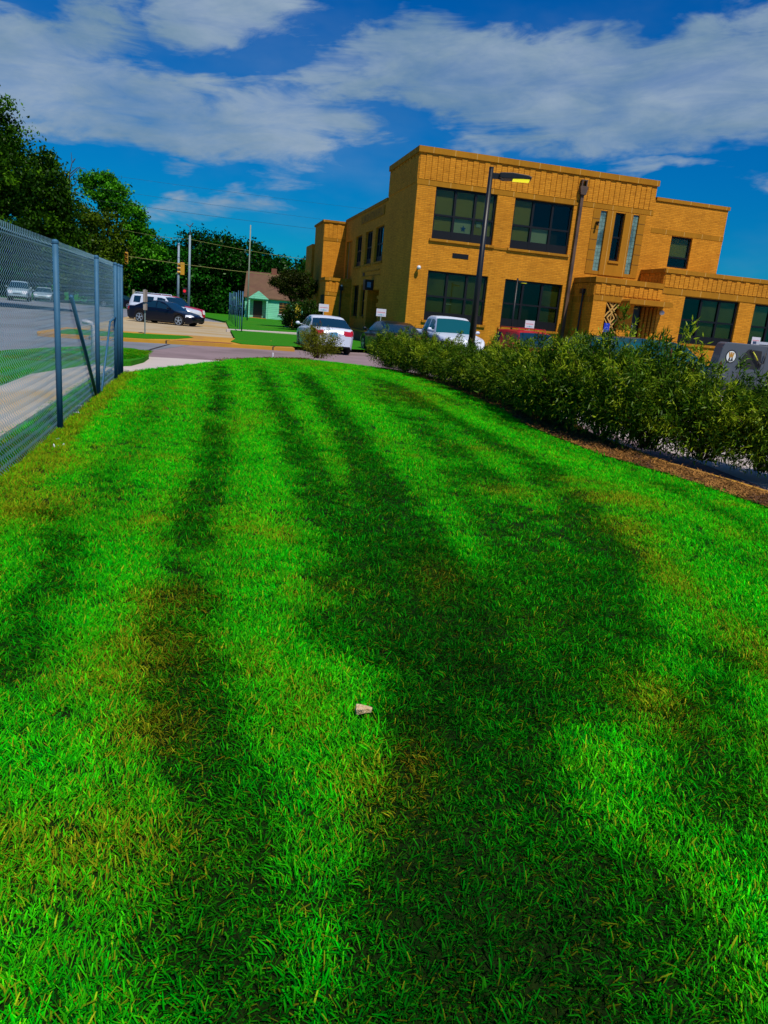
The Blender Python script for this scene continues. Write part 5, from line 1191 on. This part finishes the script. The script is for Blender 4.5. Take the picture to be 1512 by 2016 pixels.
# ------------------------------------------------------------------ welder trailer at the right edge
wl = empty('welder_trailer', (8.45, 20.0, 0), R(-8), 'grey engine driven welder with round black and gold emblem at the right edge', 'welder')
GREYP = paint('grey_enamel', (0.085, 0.10, 0.125), 0.1, 0.45)
b = MB(); b.prism([(-0.10, 0.75), (2.4, 0.75), (2.4, 1.80), (0.13, 1.82), (0.06, 1.78), (0.02, 1.68)], 'y', 0, 0.75); b.build('housing', GREYP, wl, bevel=0.025)
b = MB(); b.prism([(0.64, 1.64), (0.68, 1.68), (1.0, 1.66), (1.05, 1.2), (0.42, 1.2)], 'y', -0.012, 0.02); b.build('recess_panel', TRIM, wl)
b = MB(); b.box(0.85, 1.15, 0.10, 0.40, 1.83, 1.90); b.build('white_box_lid', mat('white_plastic', (0.5, 0.52, 0.6), 0.5, 0.0), wl)
b = MB(); b.tube([(0.78, -0.03, 1.63), (0.86, -0.06, 1.52), (0.93, -0.05, 1.42)], 0.017, 8); b.build('hose_grip', mat('yellow_grip', (0.5, 0.5, 0.03), 0.5, 0.0), wl, True)
b = MB(); b.tube([(0.72, -0.03, 1.68), (0.78, -0.05, 1.63)], 0.014, 8); b.tube([(0.93, -0.05, 1.42), (1.0, -0.06, 1.33), (1.08, -0.05, 1.36), (1.10, -0.05, 1.62)], 0.018, 8); b.ball((1.0, -.05, 1.33), .04, 8, 6); b.build('hose', TRIM, wl, True)
b = MB(); b.box(-0.2, 2.5, 0.02, 0.73, 0.50, 0.74); b.tube([(0.9, -0.12, .33), (0.9, 0.02, .33)], .33, 20); b.build('chassis', TRIM, wl)
b = MB(); b.box(1.12, 1.125, -0.002, 0.002, 0.8, 1.76); b.box(0.5, 0.505, -0.002, 0.002, 0.8, 1.1); b.build('panel_seam', TRIM, wl)
# emblem: white disc, black ring, gold W above black M shape
cx, cz, rr = 0.27, 1.46, 0.17
disc = lambda r, n=40, sx=0.80: [(cx+math.cos(2*math.pi*i/n)*r*sx, cz+math.sin(2*math.pi*i/n)*r) for i in range(n)]
MB().prism(disc(rr), 'y', -0.006, 0.0).build('emblem_ring', mat('emblem_black', (0.006, 0.006, 0.008), 0.5, 0.0), wl)
em = MB().prism(disc(rr*0.84), 'y', -0.009, -0.005).build('emblem_disc', mat('emblem_white', (0.70, 0.74, 0.72), 0.5, 0.0), wl)
def poly(b, pts, y0, y1): b.prism([(cx+u*rr*.80, cz+v*rr) for u, v in pts], 'y', y0, y1)
b = MB()
for s in (-1, 1): poly(b, [(s*.52, .62), (s*.26, .62), (s*.12, -.02), (s*.27, -.42)], -.012, -.0085)
poly(b, [(-.14, .66), (.14, .66), (.15, .1), (0, -.28), (-.15, .1)], -.0125, -.0085)
b.build('emblem_gold', mat('emblem_gold', (0.45, 0.22, 0.02), 0.5, 0.0), wl)
b = MB()
for s in (-1, 1): poly(b, [(s*.45, -.62), (s*.14, -.70), (s*.10, -.30), (s*.28, -.05)], -.0135, -.009)
poly(b, [(-.10, -.72), (.10, -.72), (.0, -.42)], -.0135, -.009)
b.build('emblem_black_shape', MATS['emblem_black'], wl)

# ------------------------------------------------------------------ small white parking signs
SIGNW = mat('sign_white', (0.62, 0.60, 0.66), 0.6, 0.03); SRED = mat('sign_red', (0.62, 0.20, 0.24), 0.6, 0.0); SBL = mat('sign_teal', (0.10, 0.40, 0.42), 0.6, 0.0); SLB = mat('sign_pale_blue', (0.30, 0.45, 0.62), 0.6, 0.0)
def sign(px, py, label, Y=36.0, w=0.47, h=0.34):
    p = at(px, py, Y); root = empty('parking_sign', (p.x, p.y, 0.13), BROT, label, 'sign', 'small white parking signs along the school kerb')
    z = p.z-0.13
    MB().tube([(0, 0.02, 0), (0, 0.02, z+h/2-.02)], 0.022, 8).build('post', mat('pale_post', (0.35, 0.40, 0.38), 0.6, 0.1), root)
    pn = MB().box(-w/2, w/2, -0.008, 0.0, z-h/2, z+h/2).build('panel', SIGNW, root)
    b = MB()                                   # worn red line of lettering, too small to read
    x = -w*.40
    for k in range(9): ww = w*.07; b.box(x, x+ww, -0.0105, -0.0081, z-h*.02, z+h*.10); x += w*.089
    b.build('lettering', SRED, pn)
    MB().box(-w*.05, w*.07, -0.0105, -0.0081, z-h*.38, z-h*.20).build('emblem', SBL, pn)
    MB().box(-w*.32, w*.30, -0.0095, -0.0081, z-h*.36, z-h*.24).build('small_print', SLB, pn)
sign(637.5, 606, 'white parking sign on a post directly behind the white sedan')
sign(750.5, 615.5, 'white parking sign on a post behind the dark blue green car')
sign(1043, 638.5, 'white parking sign just above the red car roof')
sign(1488, 671, 'white parking sign above the grey welder at the right edge', 36.5)

# accessible parking sign, solid blue, above teal car
p = at(1194, 645, 30); root = empty('accessible_sign', (p.x, p.y, 0), BROT, 'blue accessible parking sign behind the teal car, below the stone lattice', 'sign')
MB().tube([(0, 0.03, 0), (0, 0.03, p.z)], 0.025, 8).build('post', GALV, root)
pn = MB().box(-.12, .12, -.008, 0, p.z-.17, p.z+.17).build('panel', mat('sign_blue', (0.008, 0.03, 0.45), 0.5, 0.0), root)
b = MB(); b.tube([(-.01, -.012, p.z+.09), (-.01, -.012, p.z+.0), (.05, -.012, p.z-.01), (.07, -.012, p.z-.09)], 0.010, 6); b.ball((-.01, -.012, p.z+.12), .02, 8, 6)
nn = 14; pts = [(-.02+math.cos(a)*.06, -.012, p.z-.05+math.sin(a)*.06) for a in [math.pi*0.6+i*math.pi*1.3/nn for i in range(nn+1)]]
b.tube(pts, 0.008, 6); b.build('wheelchair_symbol', mat('sign_pictogram', (0.25, 0.35, 0.75), 0.5, 0.0), pn)

# ------------------------------------------------------------------ mint house far behind
MINT = brick_mat('mint_siding', (0.24, 0.66, 0.46), (0.22, 0.60, 0.42), (0.10, 0.38, 0.26), 100.0, 0.2, (0.2, 0.56, 0.4), 0.015, 0.3); MROOF = mat('brown_shingles', (0.13, 0.070, 0.038), 0.95, 0.25, 1.5, second=(0.12, 0.05, 0.035))
hp = at(488, 622, 86)
hs_ = empty('house', (-17.75, 86.0, -0.05), R(8), 'small mint green clapboard house with brown shingle roof', 'house')
hw_, hd = 6.9, 7.0
b = MB(); b.box(0.0, hw_, 0, hd, 0, 2.35); b.add([(0, 0, 2.35), (0, hd, 2.35), (0, hd/2, 5.0)], [(0, 1, 2)]); b.add([(hw_, 0, 2.35), (hw_, hd, 2.35), (hw_, hd/2, 5.0)], [(0, 1, 2)])
wl_ = b.build('wall', MINT, hs_)
b = MB(); b.add([(-.15, -.25, 2.25), (hw_+.15, -.25, 2.25), (hw_+.15, hd/2, 5.1), (-.15, hd/2, 5.1), (-.15, -.25, 2.37), (hw_+.15, -.25, 2.37), (hw_+.15, hd/2, 5.22), (-.15, hd/2, 5.22)], [(0,1,2,3),(4,5,6,7),(0,1,5,4),(1,2,6,5),(0,3,7,4)])
b.add([(-.15, hd+.25, 2.25), (hw_+.15, hd+.25, 2.25), (hw_+.15, hd/2, 5.1), (-.15, hd/2, 5.1), (-.15, hd+.25, 2.37), (hw_+.15, hd+.25, 2.37), (hw_+.15, hd/2, 5.22), (-.15, hd/2, 5.22)], [(0,1,2,3),(4,5,6,7),(0,1,5,4),(1,2,6,5),(0,3,7,4)])
rf = b.build('roof', MROOF, hs_)
b = MB(); b.box(2.7, 3.3, hd/2-.3, hd/2+.3, 4.8, 5.75); b.build('chimney', mat('chimney_brick', (0.20, 0.07, 0.04), 0.9, 0.2), rf)
b = MB(); b.box(.45, 2.6, -1.0, 0, 2.1, 2.2); b.add([(.35, -1.1, 2.2), (2.7, -1.1, 2.2), (1.52, -1.1, 3.05), (.35, 1.2, 2.2), (2.7, 1.2, 2.2), (1.52, 1.2, 3.05)], [(0,1,2),(3,5,4),(0,2,5,3),(1,4,5,2)])
b.box(.45, .62, -1.0, -.85, 0, 2.1); b.box(2.42, 2.6, -1.0, 0, 0, 2.1); pt = b.build('porch', MINT, hs_)
b = MB(); b.box(.95, 1.95, -.02, 0.02, .15, 2.0); b.build('door', mat('house_door_dark', (0.02, 0.018, 0.012), 0.6, 0.1), hs_)
b = MB(); b.box(.6, 2.5, -1.3, -.01, -.05, .14); b.build('doorstep', CONC_O, hs_)
b = MB(); b.box(3.85, 5.1, -.05, 0.0, .75, 2.0); wn = b.build('window', mat('house_window_dark', (0.05, 0.025, 0.01), 0.2, 0.1, 3), hs_)
b = MB()
for k in range(1, 4): b.box(3.85, 5.1, -.065, -.05, .75+k*.31-.02, .75+k*.31+.02)
for k in range(1, 3): b.box(3.85+k*.42-.02, 3.85+k*.42+.02, -.065, -.052, .78, 1.98)
b.build('muntins', mat('tan_muntin', (0.45, 0.22, 0.04), 0.8, 0), wn)
b = MB(); b.box(3.75, 5.2, -.10, 0, .65, .75); b.build('sill', SIGNW, wn)
yp = empty('storage_panel', (-11.55, 84.5, 0), 0, 'upright yellow board beside the mint green house', 'board')
MB().box(-.35, .35, -.1, .1, .35, 2.0).build('board', mat('yellow_board', (0.62, 0.42, 0.02), 0.7, 0.05), yp, bevel=.02); MB().box(-.9, .5, -.15, .3, 0, .34).build('base', TRIM, yp)
# ochre building behind
ob = empty('far_building', (at(556, 560, 135).x, 135, 0), R(10), 'ochre brick house showing above the mint house roof', 'house')
b = MB(); b.box(-2.6, 2.6, 0, 6, 0, 6.3); b.build('wall', mat('ochre_brick', (0.42, 0.22, 0.02), 0.9, 0.15), ob)
b = MB(); b.add([(-2.8, -.2, 6.3), (2.8, -.2, 6.3), (2.8, 6.2, 6.3), (-2.8, 6.2, 6.3), (-1.2, 3, 7.9), (1.2, 3, 7.9)], [(0,1,5,4),(1,2,5),(2,3,4,5),(3,0,4),(0,3,2,1)]); b.build('roof', mat('ochre_roof', (0.45, 0.20, 0.03), 0.9, 0.2), ob)
# bench/crate and rock near the walk
o = empty('picnic_bench', (at(588, 628, 60).x, 60, 0.12), R(5), 'low orange wooden bench in front of the dark shrub by the school corner', 'bench')
MB().box(-.65, .75, -.2, .2, .62, .72).build('seat', mat('orange_wood', (0.42, 0.16, 0.02), 0.8, 0.2), o)
for sx in (-.5, .6): MB().box(sx-.05, sx+.05, -.18, .18, 0, .62).build('leg', MATS['orange_wood'], o)
MB().box(-.65, .75, .12, .2, .2, .60).build('apron', MATS['orange_wood'], o)
bo = MB().ball((0, 0, .22), .32, 10, 7, .12, (1.3, 1, .8)).build('boulder', mat('ochre_boulder', (0.40, 0.24, 0.04), 0.9, 0.3, 4), None)
bo.location = (-9.5, 63.0, 0.12); tag(bo, 'small ochre boulder on the school lawn at the end of the far walkway', 'boulder')

# ------------------------------------------------------------------ post row (fence without mesh) by the car park
pf = empty('post_fence', (-9.05, 43.2, 0.13), 0, 'row of galvanised fence posts on the lawn beside the far car park', 'fence')
A = Vector((-9.05, 43.2)); B_ = Vector((-15.0, 66.2))
for k in range(9):
    q = A.lerp(B_, k/8.0)-A; r_ = 0.035 if k in (0, 8, 3) else 0.022
    MB().tube([(q.x, q.y, -0.1), (q.x, q.y, 2.15+0.05*(k % 3))], r_, 8).build('post', GALV, pf, True)
for k, (a, c) in enumerate(((0, 1.2), (3, 4.2), (6.5, 8))):
    q0 = A.lerp(B_, a/8)-A; q1 = A.lerp(B_, c/8)-A
    MB().tube([(q0.x, q0.y, 1.25), (q1.x, q1.y, 1.25)], 0.03, 6).build('rail', GALV, pf)

# ------------------------------------------------------------------ sign pole on the verge, marker stakes
sp = empty('sign_post', (-10.95, 32.4, -0.0), 0, 'thin pole with narrow edge-on sign on the verge before the blue black sedan', 'sign')
t_ = at(290, 570, 32.4).z
MB().tube([(0, 0, -.2), (0, 0, t_)], 0.028, 8).build('post', mat('grey_post', (0.20, 0.24, 0.25), 0.6, 0.1), sp)
MB().box(-.035, .055, -.15, .15, t_-.52, t_-.02).build('panel', mat('dull_sign_face', (0.35, 0.28, 0.26), 0.7, 0.1), sp)
MB().box(-.045, .065, -.1, .1, t_-.85, t_-.58).build('panel', MATS['dull_sign_face'], sp)
for (px, py, Y, h, lab) in ((537, 706, 24.6, .17, 'short white marker stake at the far kerb of the lawn'), (603, 662, 45, .30, 'short white marker post on the school lawn left of the white sedan')):
    p = at(px, py, Y); s_ = MB().tube([(0, 0, -.1), (0, 0, h), (0, 0, h+.02)], [.028, .028, .012], 8).build('marker_stake', SIGNW, None)
    s_.location = (p.x, p.y, max(p.z, 0.0)); tag(s_, lab, 'stake')
# far hydrant-like white pipe seen through the fence, and a mailbox shape
mbx = empty('mailbox', (at(183, 640, 17.5).x, 17.5, 0.1), 0, 'white curved pipe marker seen through the fence beside its second post', 'marker')
z_ = at(183, 635, 17.5).z-.1
MB().tube([(0, 0, 0), (0, 0, z_-.12), (-.03, 0, z_-.02), (-.12, 0, z_), (-.24, 0, z_)], .05, 10).build('pipe', SIGNW, mbx, True)

# ------------------------------------------------------------------ signals, poles, wires
YS = 75.0
def pole(px, pyt, Y, r, label, name='utility_pole', m=None, cat='pole', top=None):
    p = at(px, pyt, Y); root = empty(name, (p.x, Y, gz(p.x, Y)), 0, label, cat)
    MB().tube([(0, 0, 0), (0, 0, p.z+.1)], [r, r*.75], 10).build('shaft', m or GALV, root, True); return root, p
PLG = mat('pale_grey_pole', (0.22, 0.30, 0.36), 0.6, 0.1)
r1, pA = pole(352, 482, YS, .13, 'shorter grey signal pole behind the white sport utility vehicle', m=PLG)
MB().ball((0, 0, pA.z+.2), .12, 8, 6).build('cap', PLG, r1)
r2, pB = pole(374, 462, YS+1, .13, 'taller grey pole with a small fitting on top beside the signal pole', m=PLG)
z_ = pB.z+.1
b = MB(); b.tube([(0, 0, z_), (0, 0, z_+.9)], .035, 6); b.tube([(-.35, 0, z_+1.0), (0, 0, z_+.75), (.3, 0, z_+1.15)], .05, 6); b.build('fitting', mat('pole_fitting', (0.08, 0.10, 0.12), 0.6, 0.1), r2)
r3, pC = pole(493.5, 442, 72, .07, 'thin tall pale pole rising in front of the mint green house', m=mat('weathered_pole', (0.22, 0.26, 0.20), 0.8, 0.1))
SIGY = mat('signal_yellow', (0.55, 0.27, 0.01), 0.5, 0.1)
def signal(px, py, Y, label, h=1.15, face=0.0):
    p = at(px, py, Y); root = empty('traffic_signal', (p.x, p.y, p.z), R(face), label, 'traffic light', 'traffic signals at the far crossing')
    MB().box(-.2, .2, -.12, .12, -h/2, h/2).build('housing', SIGY, root, bevel=.03)
    for k, (c, nm) in enumerate((((.15, .02, .01), 'red_lens'), ((.25, .15, .01), 'amber_lens'), ((.02, .12, .05), 'green_lens'))):
        z = h/2-.2-k*.37
        MB().tube([(-.2, 0, z), (-.235, 0, z)], .12, 12).build(nm, mat(nm, c, .3, 0), root)
        MB().tube([(-.235, 0, z+.02), (-.46, 0, z-.02)], .125, 10, False).build('visor', SIGY, root)
    MB().tube([(0, 0, h/2), (0, 0, h/2+.35)], .025, 6).build('hanger', TRIM, root)
signal(359, 529, YS, 'yellow traffic signal with side visors hanging between the two grey poles', 1.15, 20)
signal(249.5, 508, YS-3, 'orange backed traffic signal hanging left, just above the fence end', 1.05, 100)
rs_ = empty('red_signal', at(363.5, 573, 80), 0, 'small glowing red signal light beyond the white sport utility vehicle', 'traffic light')
MB().box(-.2, .2, 0, .2, -.35, .35).build('housing', TRIM, rs_); MB().tube([(0, -.06, 0), (0, 0, 0)], .15, 12).build('lens', emit('lit_red_lens', (0.5, 0.01, 0.02), 0.9), rs_)
MB().tube([(0, .1, -.3), (0, .1, -at(363.5, 573, 80).z)], .05, 6).build('post', TRIM, rs_)
WIRE = mat('overhead_cable', (0.012, 0.02, 0.03), 0.7, 0.0); WIREY = mat('sunlit_span_cable', (0.25, 0.24, 0.06), 0.7, 0.0)  # span cables get a sunlit look through their paler colour
def wire(pa, pb, Y1_, Y2_, sag, r, m, label, cat='cable'):
    a = at(*pa, Y1_); c = at(*pb, Y2_); pts = []
    for k in range(17):
        t = k/16; p = a.lerp(c, t); p.z -= sag*4*t*(1-t); pts.append(p)
    o = MB().tube(pts, r, 5).build('overhead_cable', m, None); tag(o, label, cat, 'overhead cables')
wire((-300, 268), (1100, 452), 62, 95, .5, .008, WIRE, 'uppermost thin dark cable crossing the blue sky')
wire((-300, 295), (1100, 485), 62, 95, .5, .008, WIRE, 'second thin dark cable crossing the blue sky')
wire((-300, 320), (1100, 500), 62, 90, .6, .012, WIRE, 'third and thickest dark cable crossing the blue sky')
wire((249, 504), (660, 554), YS-3, YS+2, .15, .022, WIREY, 'span cable carrying the two traffic signals across to the school')
wire((374, 471), (700, 520), YS+1, 95, .3, .018, WIREY, 'cable running from the taller grey pole towards the school')
wire((200, 440), (374, 471), 90, YS+1, .3, .018, WIREY, 'cable arriving at the taller grey pole from the left trees')
wire((290, 478), (374, 468), 90, YS+1, .1, .018, WIREY, 'short low cable meeting the taller grey pole from the left')
ap = empty('utility_post', (at(263, 600, 80).x, 80, -.1), 0, 'pale wooden post beyond the street just right of the fence end', 'post')
MB().tube([(0, 0, 0), (0, 0, at(263, 570, 80).z+.1)], .13, 8).build('shaft', mat('pale_wood_post', (0.30, 0.28, 0.16), 0.8, 0.1), ap)

bpy.context.view_layer.update()
